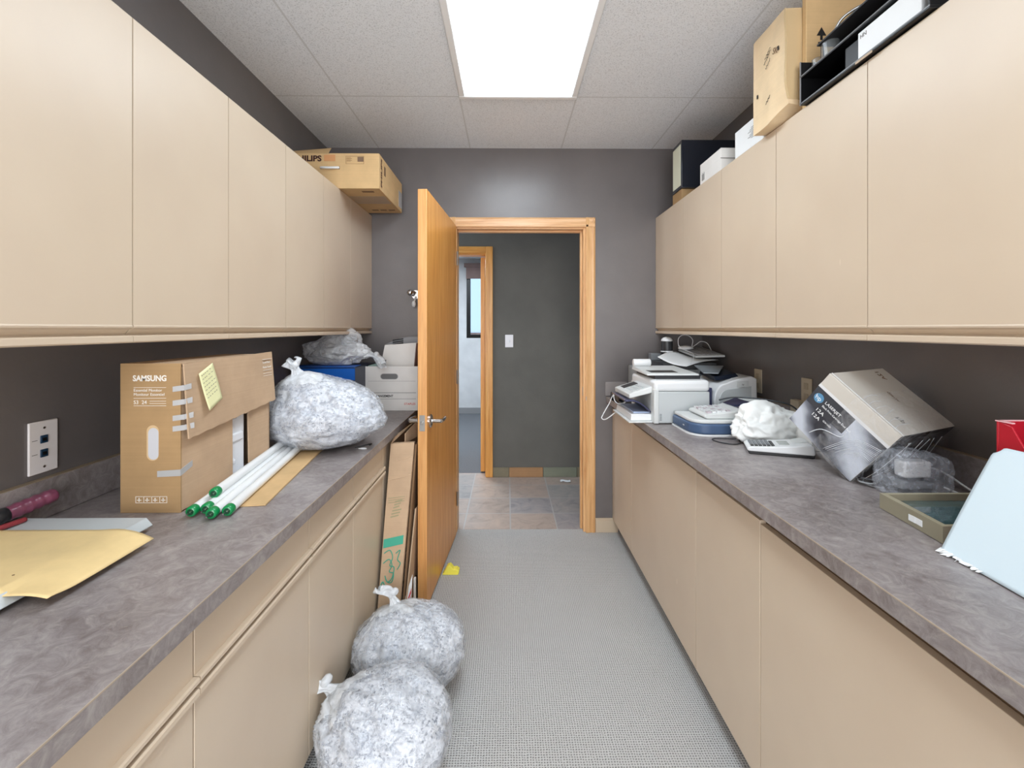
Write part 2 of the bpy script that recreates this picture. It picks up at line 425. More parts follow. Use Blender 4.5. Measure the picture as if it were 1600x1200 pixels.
# office beyond
b = B(); b.box(-3, -.657, 7.47, 7.6, 0, 2.47); b.box(.25, 1.2, 7.47, 7.6, 0, 2.47); b.box(-.657, .25, 7.47, 7.6, 0, 1.21); b.box(-.657, .25, 7.47, 7.6, 2.33, 2.47)
struct(b.build('wall_office_far', WHITEW))
struct(B().box(-3.1, -3.0, 4.40, 7.6, 0, 2.47).build('wall_office_left', WHITEW))
struct(B().box(1.2, 1.3, 4.40, 7.6, 0, 2.47).build('wall_office_right', WHITEW))
struct(B().box(-3.0, 1.2, 7.455, 7.47, 0, .095).build('baseboard_office', mat('grey_baseboard', (150, 150, 152), .6)))
wd = thing('window_1', None, None, (-.2, 7.5, 1.21), kind='structure')
b = B(wd)
for (x0, x1, z0, z1) in ((-.657, -.595, 1.21, 2.33), (.19, .25, 1.21, 2.33), (-.595, .19, 1.21, 1.265), (-.595, .19, 2.27, 2.33), (-.23, -.19, 1.265, 2.27)): b.box(x0, x1, 7.475, 7.54, z0, z1)
b.build('frame', BLACK, wd, bevel=.003)
B(wd).box(-.595, .19, 7.52, 7.524, 1.265, 2.27).build('pane', mat('window_glass', (235, 245, 250), .02, trans=1, ior=1.05), wd)
rb = tag(B(o=(-.2, 7.42, 2.19)).box(-.69, .30, 7.40, 7.46, 2.34, 2.40).box(-.66, .27, 7.425, 7.432, 2.17, 2.36).box(-.66, .27, 7.42, 7.437, 2.155, 2.175).build('roller_blind', mat('taupe_fabric', (150, 126, 122), .8, var=.05)), 'taupe roller blind pulled up over the office window beyond the hall', 'blind')
nb = thing('neighbour_building', 'pale building seen through the office window, brick below', 'building', (-.2, 12.0, 0))
B(nb).box(-5, 4, 12, 15, 1.25, 6).build('upper_wall', mat('pale_render', (214, 226, 234), .8, emit=(214, 226, 234), estr=.0), nb)
B(nb).box(-5.02, 4.02, 11.98, 15, 0, 1.25).build('brick_base', mat('brick_brown', (138, 112, 104), .9, var=.12, vscale=6), nb)
# office doorway: casing, jamb, open leaf with hinges
b = B(); b.box(-.20, -.135, HY-.018, HY, 0, 2.115); b.box(-1.09, -1.02, HY-.018, HY, 0, 2.115)
b.box(-.205, -.185, HY, HY+.12, 0, 2.06); b.box(-1.03, -1.01, HY, HY+.12, 0, 2.06)
b.box(-1.02, -.20, HY-.018, HY, 2.05, 2.115, 1); b.box(-1.01, -.205, HY, HY+.12, 2.04, 2.06, 1)
struct(b.build('trim_2', [OAKZ, OAKX], bevel=.004))
d2 = thing('door_2', None, None, (-.212, HY+.125, 0), R(90), kind='structure')
B(o=(0,0,0)).box(0, .80, 0, .042, .01, 2.035).build('leaf', OAKZ, d2, bevel=.002)
for z in (.22, 1.85): B(o=(0,0,0)).cyl((-.004, -.006, z), (-.004, -.006, z+.09), .007, n=10).box(-.004, .03, -.002, 0.0, z, z+.09).build('hinge', STEEL, d2)
sw = thing('light_switch', 'white light switch plate on the grey hall wall beyond the doorway', 'switch', (.015, HY, 1.19))
B(sw).box(-.022, .053, HY-.006, HY, 1.19, 1.306).build('wall_plate', WPLATE, sw, bevel=.003)
B(sw).box(.010, .021, HY-.014, HY-.006, 1.236, 1.26).build('toggle', WHITE, sw, bevel=.002)
tag(B(o=(.55, 4.1, 0)).grid(4, 3, lambda u, v: (.47+.09*u, 4.13+.05*v-.02*u, .003+.008*math.sin(u*5+v*3)**2)).build('paper_scrap', PAPER, solid=.0006), 'small torn white paper scrap on the hall tiles near the right jamb', 'paper scrap')

# near doorway: casing + jambs
b = B()
def casing_v(x0, x1, zt, flip):
    pr = [(x0, YF), (x0, YF-.010), (x0+.012, YF-.017), (x0+.03, YF-.013), (x0+.05, YF-.018), (x1, YF-.018), (x1, YF)]
    if flip: pr = [(x1-(q[0]-x0), q[1]) for q in pr]
    b.prism(pr, 'z', 0, zt)
casing_v(.523, .588, 2.106, True); casing_v(-.412, -.347, 2.106, False)
pr = [(YF, 2.041), (YF-.018, 2.041), (YF-.018, 2.056), (YF-.013, 2.074), (YF-.017, 2.094), (YF-.010, 2.106), (YF, 2.106)]
b.prism(pr, 'x', -.409, .585, 1)
b.box(.508, .528, YF, YF+.12, 0, 2.046); b.box(-.352, -.338, YF, YF+.12, 0, 2.046); b.box(-.338, .508, YF, YF+.12, 2.030, 2.046, 1)
b.box(.496, .508, YF+.05, YF+.085, 0, 2.03); b.box(-.338, .496, YF+.05, YF+.085, 2.018, 2.03, 1)
struct(b.build('trim_1', [OAKL, OAKLX], bevel=.002))
struct(B().box(.507, .509, YF+.014, YF+.036, .91, .97).box(.523, .527, YF-.019, YF-.0175, .885, .91).build('trim_3', STEEL))
struct(B().box(.589, .74, YF-.014, YF, 0, .082).box(.589, .74, YF-.011, YF, .082, .094).build('baseboard_far', BASEB, bevel=.002))

# open door leaf
dr = thing('door_1', None, None, (-.336, 3.062, 0), math.atan2(-.998, -.065), kind='structure')
L0 = (0, 0, 0)
b = B(o=L0); b.box(0, .812, -.045, 0, .014, 2.038)
me = b
o = me.build('leaf', [OAKZ, OAKEDGE], dr, bevel=.0015)
for p in o.data.polygons:
    if abs(p.normal.x) > .9: p.material_index = 1
B(o=L0).box(.8118, .8132, -.036, -.010, .868, .945).build('latch_plate', STEEL, dr, bevel=.0005)
B(o=L0).box(.812, .822, -.029, -.017, .90, .916).build('latch_bolt', STEEL, dr, bevel=.002)
for sgn, nm in ((1, 'handle'), (-1, 'handle')):
    y0 = 0 if sgn > 0 else -.045
    b = B(o=L0); b.lathe([(0, .033), (.5, .033), (.8, .03), (1, .02)], (.752, y0, .907), (.752, y0+sgn*.012, .907), 28)
    b.lathe([(0, .011), (1, .011)], (.752, y0, .907), (.752, y0+sgn*.055, .907), 16)
    b.tube([(.752, y0+sgn*.052, .907), (.742, y0+sgn*.058, .907), (.70, y0+sgn*.058, .906), (.65, y0+sgn*.054, .903)], .0095, 12)
    b.build(nm, CHROME, dr, smooth='auto')
for z in (.2, 1.0, 1.78): B(o=L0).cyl((-.006, .006, z), (-.006, .006, z+.09), .0065, n=10).build('hinge', STEEL, dr)
# ceiling light troffers
def troffer(x0, x1, y0, y1, z, strength, label, k=0, name='ceiling_light'):
    t = thing(name, label, 'ceiling light', ((x0+x1)/2, (y0+y1)/2, z-.012))
    b = B(t)
    for q in ((x0, x1, y0, y0+.032), (x0, x1, y1-.032, y1), (x0, x0+.032, y0+.032, y1-.032), (x1-.032, x1, y0+.032, y1-.032)): b.box(*q, z-.016, z+.004)
    b.build('frame', mat('fixture_frame', (250, 250, 250), .4), t, bevel=.006, seg=3)
    nm = 'diffuser_%d' % k
    m, n, l, p = newmat(nm, .4)
    f = nz(n, l, texmap(n, l, (8, .8, 1)), 1.2, 2)
    r = ramp(n, [(.35, (212, 227, 240)), (.65, (236, 247, 255))]); l.new(f, r.inputs[0])
    l.new(r.outputs[0], p.inputs['Emission Color']); p.inputs['Emission Strength'].default_value = strength
    B(t).box(x0+.031, x1-.031, y0+.031, y1-.031, z-.004, z-.001).build('diffuser', m, t)
    return t
troffer(-.25, .36, 1.2, 2.425, ZC, LAMP, 'white fluorescent troffer glowing in the grey tiled ceiling', 0)
troffer(-.25, .36, -1.24, -.02, ZC, LAMP, 'fluorescent troffer over the aisle behind the viewpoint', 1)
troffer(-1.3, -.69, 3.4, 4.0, ZC, HALL, 'unseen square ceiling light added to brighten the hall', 2)  # out of view, added to light the hall
troffer(-1.6, -.4, 5.4, 6.0, 2.47, OFFICE, 'unseen ceiling light added to brighten the office beyond the hall', 3)  # out of view, added to brighten the office

# ================================================================== CABINETS
def upper(side, y0, y1, seams, label):
    # side -1 left, +1 right ; xf = face of the doors
    xf = -.905 if side < 0 else .994; xw = XL if side < 0 else XR
    zt = 2.116 if side < 0 else 2.105; s = side
    t = thing('wall_cabinet', label, 'cabinet', (xw-s*.0, (y0+y1)/2, 1.33), group=None)
    X = lambda d: xf+s*d           # d = depth behind the door face
    b = B(t); b.box(*sorted((X(.019), xw)), y0+.0005, y1-.0005, 1.335, zt-.002); b.build('carcass', LAM, t)
    ys = [y0]+seams+[y1]
    for a, c in zip(ys, ys[1:]):
        pr = [(X(.018), 1.352), (X(.009), 1.362), (X(-.001), 1.3665), (X(-.002), 1.370), (X(0), 1.373), (X(0), zt-.002), (X(.002), zt), (X(.018), zt)]
        B(t).prism(pr, 'y', a+.0018, c-.0018).build('door', LAM, t)
        # finger rail: concave pull channel with a protruding lip below the door
        pr = [(X(.030), 1.352), (X(.020), 1.350), (X(.012), 1.347), (X(.002), 1.3475), (X(-.002), 1.345), (X(-.002), 1.333), (X(.002), 1.330), (X(.030), 1.330)]
        B(t).prism(pr, 'y', a+.0010, c-.0010).build('finger_rail', LAM, t)
    return t
upper(-1, 2.70, 3.117, [], 'beige wall cabinet in the left far corner, under the brown carton')
upper(-1, 1.91, 2.70, [2.30], 'two-door beige wall cabinet on the left, second from the far wall')
upper(-1, 1.134, 1.91, [1.52], 'two-door beige wall cabinet on the left, above the brown monitor box')
upper(-1, -.40, 1.134, [.36], 'widest beige wall cabinet on the left wall, nearest the viewer')
upper(1, 2.156, 3.117, [2.63], 'beige wall cabinet on the right by the far wall, black and white boxes on top')
upper(1, 1.277, 2.156, [1.716], 'middle beige wall cabinet on the right, under the crumpled kraft box')
upper(1, -.40, 1.277, [.84, .40], 'beige wall cabinet on the right wall nearest the viewer')

def pull(b, xf, a, c, z0, z1):
    b.prism([(xf-.004, z0), (xf+.010, z0), (xf+.013, z0+.003), (xf+.013, z1-.003), (xf+.010, z1), (xf-.004, z1)], 'y', a, c)
def base_left(y0, y1, label, drawers=True):
    t = thing('base_cabinet', label, 'cabinet', (XL, (y0+y1)/2, 0)); xf = -.588
    b = B(t); b.box(XL+.002, xf-.019, y0+.0005, y1-.0005, .095, .84); b.build('carcass', LAM, t)
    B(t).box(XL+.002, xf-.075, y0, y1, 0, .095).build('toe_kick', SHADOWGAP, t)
    if drawers:
        d = B(t).box(xf-.018, xf, y0+.002, y1-.002, .708, .826).build('drawer', LAM, t, bevel=.001)
        b = B(t); pull(b, xf, y0+.0015, y1-.0015, .700, .7125); b.build('pull_rail', LAM, d)
        d = B(t).box(xf-.018, xf, y0+.002, y1-.002, .098, .678).build('door', LAM, t, bevel=.001)
        b = B(t); pull(b, xf, y0+.0015, y1-.0015, .676, .691); b.build('pull_rail', LAM, d)
    else:
        B(t).box(xf-.018, xf, y0+.0015, y1-.0015, .098, .826).build('door', LAM, t, bevel=.001)
base_left(2.207, 3.117, 'plain beige base cabinet in the far left corner behind the leaning cardboard', False)
base_left(1.78, 2.207, 'beige base cabinet on the left, beside the leaning flattened carton')
base_left(1.385, 1.78, 'narrow beige base cabinet on the left behind the knotted floor bags')
base_left(.879, 1.385, 'beige base cabinet on the left with pale scuff marks below the fluorescent tubes')
base_left(.30, .879, 'beige base cabinet on the left nearest the viewer, under the paper trimmer')
base_left(-.40, .30, 'beige base cabinet at the near end of the left counter')
def base_right(y0, y1, label, seams=(), zt=.832):
    t = thing('base_cabinet', label, 'cabinet', (XR-.002, (y0+y1)/2, 0)); xf = .703
    B(t).box(xf+.019, XR-.002, y0+.0005, y1-.0005, .095, .868).build('carcass', mat('cabinet_edge_brown', (120, 98, 76), .6), t)
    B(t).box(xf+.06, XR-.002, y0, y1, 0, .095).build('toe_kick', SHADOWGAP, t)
    ys = [y0]+list(seams)+[y1]
    for a, c in zip(ys, ys[1:]): B(t).box(xf, xf+.018, a+.0017, c-.0017, .093, zt).build('door', LAM, t, bevel=.0012)
base_right(2.64, 3.117, 'narrow beige base cabinet on the right against the far wall')
base_right(1.7325, 2.64, 'wide beige base cabinet on the right under the printers')
base_right(1.29, 1.7325, 'narrow scuffed beige base cabinet on the right below the desk calculator', zt=.83)
base_right(-.40, 1.29, 'beige base cabinet on the right nearest the viewer', [.42], zt=.822)

# countertops with backsplash
def counter(side, label):
    s = side; xw = XL if s < 0 else XR; xe = -.545 if s < 0 else .66; zt = .877 if s < 0 else .907
    t = thing('countertop', label, 'countertop', (xw, 1.4, zt-.037))
    B(t).box(*sorted((xe, xw-s*.0005)), -.40, YF-.001, zt-.037, zt).build('worktop', CTR, t, bevel=.0015)
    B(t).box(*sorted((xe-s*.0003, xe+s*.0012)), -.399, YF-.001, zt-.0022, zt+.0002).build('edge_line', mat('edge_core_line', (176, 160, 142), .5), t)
    B(t).box(*sorted((xw-s*.019, xw-s*.0005)), -.40, YF-.001, zt+.0003, zt+.10).build('backsplash', CTR, t, bevel=.002)
    B(t).box(*sorted((xw-s*.0185, xw-s*.0006)), -.40, YF-.001, zt+.1003, zt+.1018).build('top_edge_strip', mat('edge_strip', (150, 134, 112), .5), t)
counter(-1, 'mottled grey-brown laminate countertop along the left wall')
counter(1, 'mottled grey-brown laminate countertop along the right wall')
#==PART2==
# ================================================================== PLASTIC BAGS
def rdg(p): return 1-2*abs(noise.noise(p))
def bag(name, label, cat, c, r, kd, floor, seed, knot=.05, mats=(None, None), sub=5, strips=260, inner=True, xlo=None, amps=(.05, .022, .010), pleat=.055, lobes=(), klen=1.0, neck=True):
    c = Vector(c); kd = Vector(kd).normalized(); S_ = Vector((seed*3.1, seed*1.7, seed))
    kx = kd.orthogonal().normalized(); ky = kd.cross(kx)
    lobes = [(Vector(d).normalized(), a, w_) for d, a, w_ in lobes]
    t = thing(name, label, cat, (c.x, c.y, floor))
    def surf(d, k=1.0, pk=1.0):
        th = d.angle(kd); a = math.atan2(d.dot(ky), d.dot(kx))+.25*noise.noise(d*2+S_)
        ca, sa = math.cos(a), math.sin(a)
        pl = rdg(Vector((ca*2.6, sa*2.6, th*.5))+S_)*.65+rdg(Vector((ca*6, sa*6, th*.9))+S_)*.35
        rr = 1+amps[0]*rdg(d*1.5+S_)+amps[1]*rdg(d*3.6+S_*2)+amps[2]*rdg(d*9+S_)
        rr += pk*pleat*pl*math.exp(-(th/1.5)**2)*(.4+min(1, th*1.5))
        for ld, la, lw in lobes: rr += la*math.exp(-(d.angle(ld)/lw)**2)
        rr *= k
        p = Vector((c.x+d.x*r[0]*rr, c.y+d.y*r[1]*rr, c.z+d.z*r[2]*rr))
        if p.z < floor+.004: p.z = floor+.004
        if xlo is not None and p.x < xlo: p.x = xlo+.002*noise.noise(d*7)
        return p
    if inner:
        b = B(t); b.ball(c, r, sub, lambda d: surf(d, .962, .6))
        rnd = random.Random(seed)
        for i in range(strips):
            d = Vector((rnd.gauss(0,1), rnd.gauss(0,1), rnd.gauss(0,1))).normalized()
            if d.z < -.75: continue
            tg = d.cross(Vector((rnd.gauss(0,1), rnd.gauss(0,1), rnd.gauss(0,1)))).normalized(); L = rnd.uniform(.10, .30); w_ = rnd.uniform(.003, .007)
            sd = d.cross(tg); pv = None
            for k in range(6):
                dd = (d+tg*(L*(k/5-.5))+sd*(.03*math.sin(k+i))).normalized(); p = surf(dd, .976+.008*math.sin(k*1.3+i), .8)
                dn = (dd+sd*w_*4).normalized(); p2 = surf(dn, .978+.008*math.sin(k*1.3+i), .8)
                a_, b_ = b.V(p), b.V(p2)
                if pv: b.face([pv[0], pv[1], b_, a_], 1 if i % 3 == 0 else 0)
                pv = (a_, b_)
        o = b.build('shredded_paper', [mats[1] or SHRED, mat('shred_grey', (150, 156, 168), .7)], t, smooth=True); o['kind'] = 'stuff'
    b = B(t); b.ball(c, r, sub, lambda d: surf(d))
    if neck:      # gathered, doubled film round the tied neck reads milky
        kpt = surf(kd)
        for f_ in b.bm.faces:
            m_ = f_.calc_center_median()+b.o
            if (m_-kpt).length < knot*1.7*(1+.5*noise.noise(m_*25)): f_.material_index = 1
    b.build('bag_film', [mats[0] or FILM, FILM3], t, smooth=True)
    if not neck: return t
    kp = surf(kd, 1.0, 0); k2 = knot*klen; z = kd; x = z.orthogonal().normalized(); y = z.cross(x)
    b = B(t)
    def f(u, v):
        a = v*2*math.pi
        base = knot*(.62-.40*math.sin(min(1, u*2.4)*math.pi*.5)) if u < .42 else knot*(.22+.42*((u-.42)/.58)**.8)*(1-.5*max(0, (u-.8)/.2)**2)
        rr = base*(1+.30*math.sin(a*5+seed+u*3)*min(1, u+.3)+.12*math.sin(a*11+u*6))
        lean = x*(.9*k2*u*u*math.sin(seed))+Vector((0, 0, -.55*k2*u**2.5))
        return kp-z*.018+z*(u*2.0*k2)*(1+.10*math.sin(a*3+seed))+x*rr*math.cos(a)+y*rr*math.sin(a)*.75+lean
    b.grid(14, 40, f); b.build('tied_neck', FILM3, t, smooth=True)
    b = B(t); b.lathe([(0, .22*knot), (.3, .36*knot), (.7, .36*knot), (1, .22*knot)], kp+z*k2*.50, kp+z*k2*.95, 14); b.build('knot', FILM3, t, smooth=True)
    return t
bag('trash_bag', 'large clear bag of shredded paper lying on the left counter, on the tube ends', 'trash bag', (-.758, 1.925, 1.000), (.226, .188, .122), (-.22, -.22, .95), .892, 3, .060, sub=6, strips=700, klen=.85, pleat=.10, amps=(.05, .035, .016),
    lobes=(((-.22, -.22, .95), .50, .42), ((-.85, -.3, .45), .12, .3), ((1, -.25, -.12), .10, .35), ((.45, -.2, .75), .16, .5)))
bag('trash_bag', 'knotted clear bag of shredded paper on the carpet, next to the door edge', 'trash bag', (-.378, 1.79, .135), (.196, .180, .130), (-.28, .30, .9), 0, 5, .054, sub=6, strips=550, xlo=-.574, klen=1.1, pleat=.11, amps=(.05, .035, .016),
    lobes=(((-.28, .30, .9), .10, .4), ((.75, .3, .5), .12, .5)))
bag('trash_bag', 'front clear bag of white paper on the carpet, cut by the bottom of the view', 'trash bag', (-.365, 1.42, .14), (.186, .158, .130), (-.80, .25, .58), 0, 8, .058, sub=6, strips=450, xlo=-.574, klen=1.0, pleat=.13, amps=(.05, .04, .018),
    lobes=(((-.8, .25, .58), .12, .4), ((.35, .55, .75), .16, .5)))

# ================================================================== LEFT COUNTER
LZ = .8775
# --- monitor carton
t = thing('monitor_carton', 'brown monitor carton standing on the left counter, torn open on its right side', 'carton', (-.94, 1.46, LZ))
X0, X1, Y0, Y1, Z0, Z1 = -1.022, -.864, 1.24, 1.70, LZ, 1.272
T = .004
b = B(t); b.box(X0, X1, Y0, Y0+T, Z0, Z1); b.build('front_panel', CARDG, t)
b = B(t); b.box(X0, X0+T, Y0+T, Y1, Z0, Z1); b.box(X0+T, X1, Y1-T, Y1, Z0, Z1); b.box(X0+T, X1, Y0+T, Y1-T, Z0, Z0+T)
b.box(X0+T, X1-.001, Y0+T, Y1-T, Z1-T, Z1); b.build('carton_body', CARDK, t)
b = B(t); b.prism([(Y0+T, Z0+.001), (1.474, Z0+.001), (1.470, Z1-.01), (Y0+T, Z1-.01)], 'x', X1-T, X1); b.prism([(1.568, Z0+.001), (Y1-.001, Z0+.001), (Y1-.001, Z1-.01), (1.556, Z1-.01)], 'x', X1-T, X1)
b.build('side_panel', CARDK, t)
# upper side flap, hanging a little open, with a ragged lower edge
b = B(t); pts = []
n_ = 24
for i in range(n_+1):
    u = i/n_; yy = Y0+.004+(Y1-Y0+.004)*u
    pts.append((yy, 1.072+.034*u+.0015*math.sin(i*2.1)))
top = [(Y1+.005, 1.274+.006), (Y0+.004, 1.270)]
poly = pts+top
A_ = [b.V((X1+.002+.014*(1.272-z)/.2, y, z)) for y, z in poly]; C_ = [b.V((X1+.006+.014*(1.272-z)/.2, y, z)) for y, z in poly]
b.face(A_); b.face(C_[::-1])
for i in range(len(A_)): b.face([A_[i], A_[(i+1) % len(A_)], C_[(i+1) % len(A_)], C_[i]])
b.build('side_flap', CARDK, t)
b = B(t); b.box(X0+.012, X1-.012, 1.472, 1.56, Z0+.006, Z1-.02); b.box(X0+.02, X1-.006, 1.474, 1.545, 1.0, 1.03); b.box(X0+.02, X1-.004, 1.48, 1.50, .93, .95)
b.build('foam_insert', FOAM, t, bevel=.006)
b = B(t); b.box(X1-.0125, X1-.0115, 1.49, 1.515, 1.075, 1.105); b.build('foam_slot', MGREY, t)
b = B(t); b.box(X1-.03, X1-.0105, 1.535, 1.558, 1.09, 1.24); b.build('monitor_edge', mat('bronze_bezel', (86, 74, 72), .4), t)
def stadium(cx, cz, w_, h, k=10):
    r_ = w_/2; P = []
    for i in range(k+1): a = math.pi*i/k; P.append((cx+r_*math.cos(a), cz+h/2-r_+r_*math.sin(a)))
    for i in range(k+1): a = math.pi+math.pi*i/k; P.append((cx+r_*math.cos(a), cz-h/2+r_+r_*math.sin(a)))
    return P
B(t).prism(stadium(-.937, 1.062, .032, .094), 'y', Y0-.0006, Y0+.001).build('hand_hole_rim', mat('cardboard_cut_edge', (206, 176, 134), .8), t)
B(t).prism(stadium(-.935, 1.060, .027, .084), 'y', Y0-.0012, Y0+.001).build('hand_hole', mat('foam_shaded', (196, 196, 200), .8), t, label='pale foam showing through the oval hand hole')
text(t, 'SAMSUNG', (-.989, Y0-.0008, 1.226), (1, 0, 0), (0, 0, 1), .021, WINK, 'brand_lettering', width=.088, bold=.03)
b = B(t)
for z_, w_ in ((1.208, .085), (1.180, .085), (1.160, .085), (1.172, .04), (1.166, .04)): b.box(-.987 if w_ > .05 else -.945, -.987+.085, Y0-.0008, Y0, z_, z_+.0009)
for k in range(4): b.box(-.982+.021*k, -.9625+.021*k, Y0-.0008, Y0, .9035, .9045); b.box(-.982+.021*k, -.9625+.021*k, Y0-.0008, Y0, .920, .921); b.box(-.982+.021*k, -.981+.021*k, Y0-.0008, Y0, .9045, .92)
b.box(-.9635+.063, -.9625+.063, Y0-.0008, Y0, .9045, .92)
for k in range(4):
    x_ = -.978+.021*k; b.box(x_, x_+.011, Y0-.0008, Y0, .910, .912); b.box(x_+.004, x_+.0065, Y0-.0008, Y0, .907, .917)
b.build('printed_marks', WINK, t)
text(t, 'Essential Monitor', (-.987, Y0-.0008, 1.198), (1, 0, 0), (0, 0, 1), .0105, WINK, 'printed_lettering', width=.074)
text(t, 'Moniteur Essentiel', (-.987, Y0-.0008, 1.187), (1, 0, 0), (0, 0, 1), .0105, WINK, 'printed_lettering', width=.080)
text(t, 'S3', (-.987, Y0-.0008, 1.165), (1, 0, 0), (0, 0, 1), .014, WINK, 'printed_lettering')
text(t, '24', (-.966, Y0-.0008, 1.165), (1, 0, 0), (0, 0, 1), .014, WINK, 'printed_lettering')
fx = X1+.0068
text(t, 'Essential Monitor', (fx+.002, 1.635, 1.242), (0, 1, 0), (0, 0, 1), .010, WINK, 'printed_lettering', width=.052)
text(t, 'Moniteur Essentiel', (fx+.003, 1.635, 1.225), (0, 1, 0), (0, 0, 1), .010, WINK, 'printed_lettering', width=.056)
b = B(t)
for z_ in (1.255, 1.217, 1.198, 1.206): b.box(fx-.001, fx+.006, 1.635, 1.692, z_, z_+.001)
b.build('printed_marks', WINK, t)
for (zc, yw) in ((1.205, .0), (1.168, .0), (1.128, .0), (1.10, .0)):   # tape tabs across the corner
    b = B(t); q = .0012
    b.hexa([(X1-.02, Y0-q, zc-.008), (X1+.010, Y0-q, zc-.004), (X1+.010, Y0-q-.0004, zc-.004), (X1-.02, Y0-q-.0004, zc-.008), (X1-.02, Y0-q, zc+.006), (X1+.010, Y0-q, zc+.010), (X1+.010, Y0-q-.0004, zc+.010), (X1-.02, Y0-q-.0004, zc+.006)])
    xo = X1+.010+.014*(1.272-zc)/.2
    b.hexa([(X1+.010, Y0-q, zc-.004), (xo, Y0+.02, zc-.002), (xo+.0005, Y0+.02, zc-.002), (X1+.0105, Y0-q, zc-.004), (X1+.010, Y0-q, zc+.010), (xo, Y0+.02, zc+.013), (xo+.0005, Y0+.02, zc+.013), (X1+.0105, Y0-q, zc+.010)])
    b.build('tape_tab', TAPE, t)
b = B(t); b.hexa([(-.925, Y0-.001, .972), (X1+.0008, Y0-.001, .975), (X1+.0008, Y0, .975), (-.925, Y0, .972), (-.925, Y0-.001, .988), (X1+.0008, Y0-.001, .992), (X1+.0008, Y0, .992), (-.925, Y0, .988)])
b.hexa([(X1, Y0-.001, .975), (X1+.001, Y0-.001, .975), (X1+.001, 1.285, .988), (X1, 1.285, .988), (X1, Y0-.001, .992), (X1+.001, Y0-.001, .992), (X1+.001, 1.285, 1.004), (X1, 1.285, 1.004)])
b.build('tape_strip', TAPE, t)
# --- handwritten note taped to the flap
t = thing('sticky_note', 'pale yellow handwritten note stuck on the monitor carton flap', 'note', (-.855, 1.335, 1.19))
def fn(u, v):
    y = 1.283+.062*u+.024*(1-v)+.006; z = 1.138+.106*v+.026*u-.004; return (X1+.011+.014*(1.272-z)/.2+.002+.007*(1-v)**2+.003*u*math.sin(v*3), y, z)
B(t).grid(8, 12, fn).build('paper', mat('note_yellow', (230, 228, 178), .6), t, smooth=True, solid=.0005)
b = B(t)
rn = random.Random(4)
for r_ in range(7):
    u = .12
    v = .9-.1*r_
    while u < .8:
        du = rn.uniform(.05, .14)
        P = [Vector(fn(u+du*k/5, v+.012*math.sin(k*2.4+r_)+.02*(u)))+Vector((.0009, 0, 0)) for k in range(6)]
        b.tube(P, .00035, 4, sub=1); u += du+rn.uniform(.03, .09)
    if r_ == 4: pass
b.build('handwriting', GREYINK, t)
# --- loose cardboard sheet under the tubes
b = B(o=(-.75, 1.55, LZ)); b.prism([(-.84, 1.262), (-.664, 1.286), (-.708, 1.62), (-.76, 2.03), (-.86, 2.03), (-.86, 1.30)], 'z', LZ+.0006, LZ+.0046)
tag(b.build('cardboard_sheet', CARDL), 'flat tan cardboard sheet lying on the left counter under the fluorescent tubes', 'cardboard sheet')
# --- fluorescent tubes
def tube_lamp(a, d, label):
    a = Vector(a); d = Vector(d).normalized(); t = thing('fluorescent_tube', label, 'fluorescent tube', a, group='fluorescent tubes in a bundle on the left counter')
    r_ = .0130; L = 1.195
    B(t).lathe([(0, r_*.96), (.003, r_), (.997, r_), (1, r_*.96)], a+d*.02, a+d*(L-.02), 24).build('glass_tube', TUBEW, t, smooth='auto')
    for p, q in ((a, d), (a+d*L, -d)):
        B(t).lathe([(0, r_*.60), (1, r_*.66)], p-q*.0008, p+q*.002, 20).build('pin_plate', mat('cap_green_dark', (4, 62, 36), .4), t)
        B(t).lathe([(0, r_*.72), (.10, r_*.95), (.2, r_*1.05), (1, r_*1.05)], p, p+q*.022, 24).build('end_cap', GREEN, t, smooth='auto')
        s_ = Vector((.8, 0, .6)); s_ = (s_-q*s_.dot(q)).normalized()
        for k in (-1, 1): B(t).cyl(p+s_*k*.0058, p+s_*k*.0058-q*.010, .0017, n=8).build('pin', STEEL, t)
zt = LZ+.0052+.0136
dn = (-.165, .98, 0)
tube_lamp((-.812, 1.200, zt-.002), (-.13, .99, .0035), 'leftmost green-capped fluorescent tube of the bottom row, near the monitor carton')
tube_lamp((-.783, 1.214, zt), (-.135, .99, 0), 'green-capped fluorescent tube between the leftmost and the most forward one')
tube_lamp((-.752, 1.186, zt-.002), (-.145, .99, .0035), 'green-capped fluorescent tube whose end reaches furthest forward')
tube_lamp((-.722, 1.205, zt-.002), (-.15, .99, .0035), 'rightmost green-capped fluorescent tube, nearest the counter edge')
tube_lamp((-.792, 1.262, zt+.0235), (-.15, .99, -.002), 'green-capped fluorescent tube lying on top of the others')
# --- data plate on the left wall
t = thing('data_outlet', 'white wall plate with two dark data jacks on the left wall', 'outlet', (XL, 1.217, 1.0))
B(t).box(XL, XL+.006, 1.179, 1.255, .992, 1.126).build('wall_plate', WPLATE, t, bevel=.0025)
for z_ in (1.069, 1.033):
    j = B(t).box(XL+.005, XL+.0085, 1.207, 1.226, z_, z_+.020).build('data_jack', mat('jack_blue', (28, 58, 84), .4), t, bevel=.001)
    B(t).box(XL+.0086, XL+.0089, 1.211, 1.222, z_+.005, z_+.014).build('jack_opening', BLACK, j)
    b = B(t); b.box(XL+.0061, XL+.0063, 1.186, 1.200, z_+.009, z_+.0105); b.build('printed_label', GREYINK, t)
for z_ in (1.108, 1.008): B(t).cyl((XL+.005, 1.217, z_), (XL+.0072, 1.217, z_), .003, n=12).build('screw', STEEL, t)
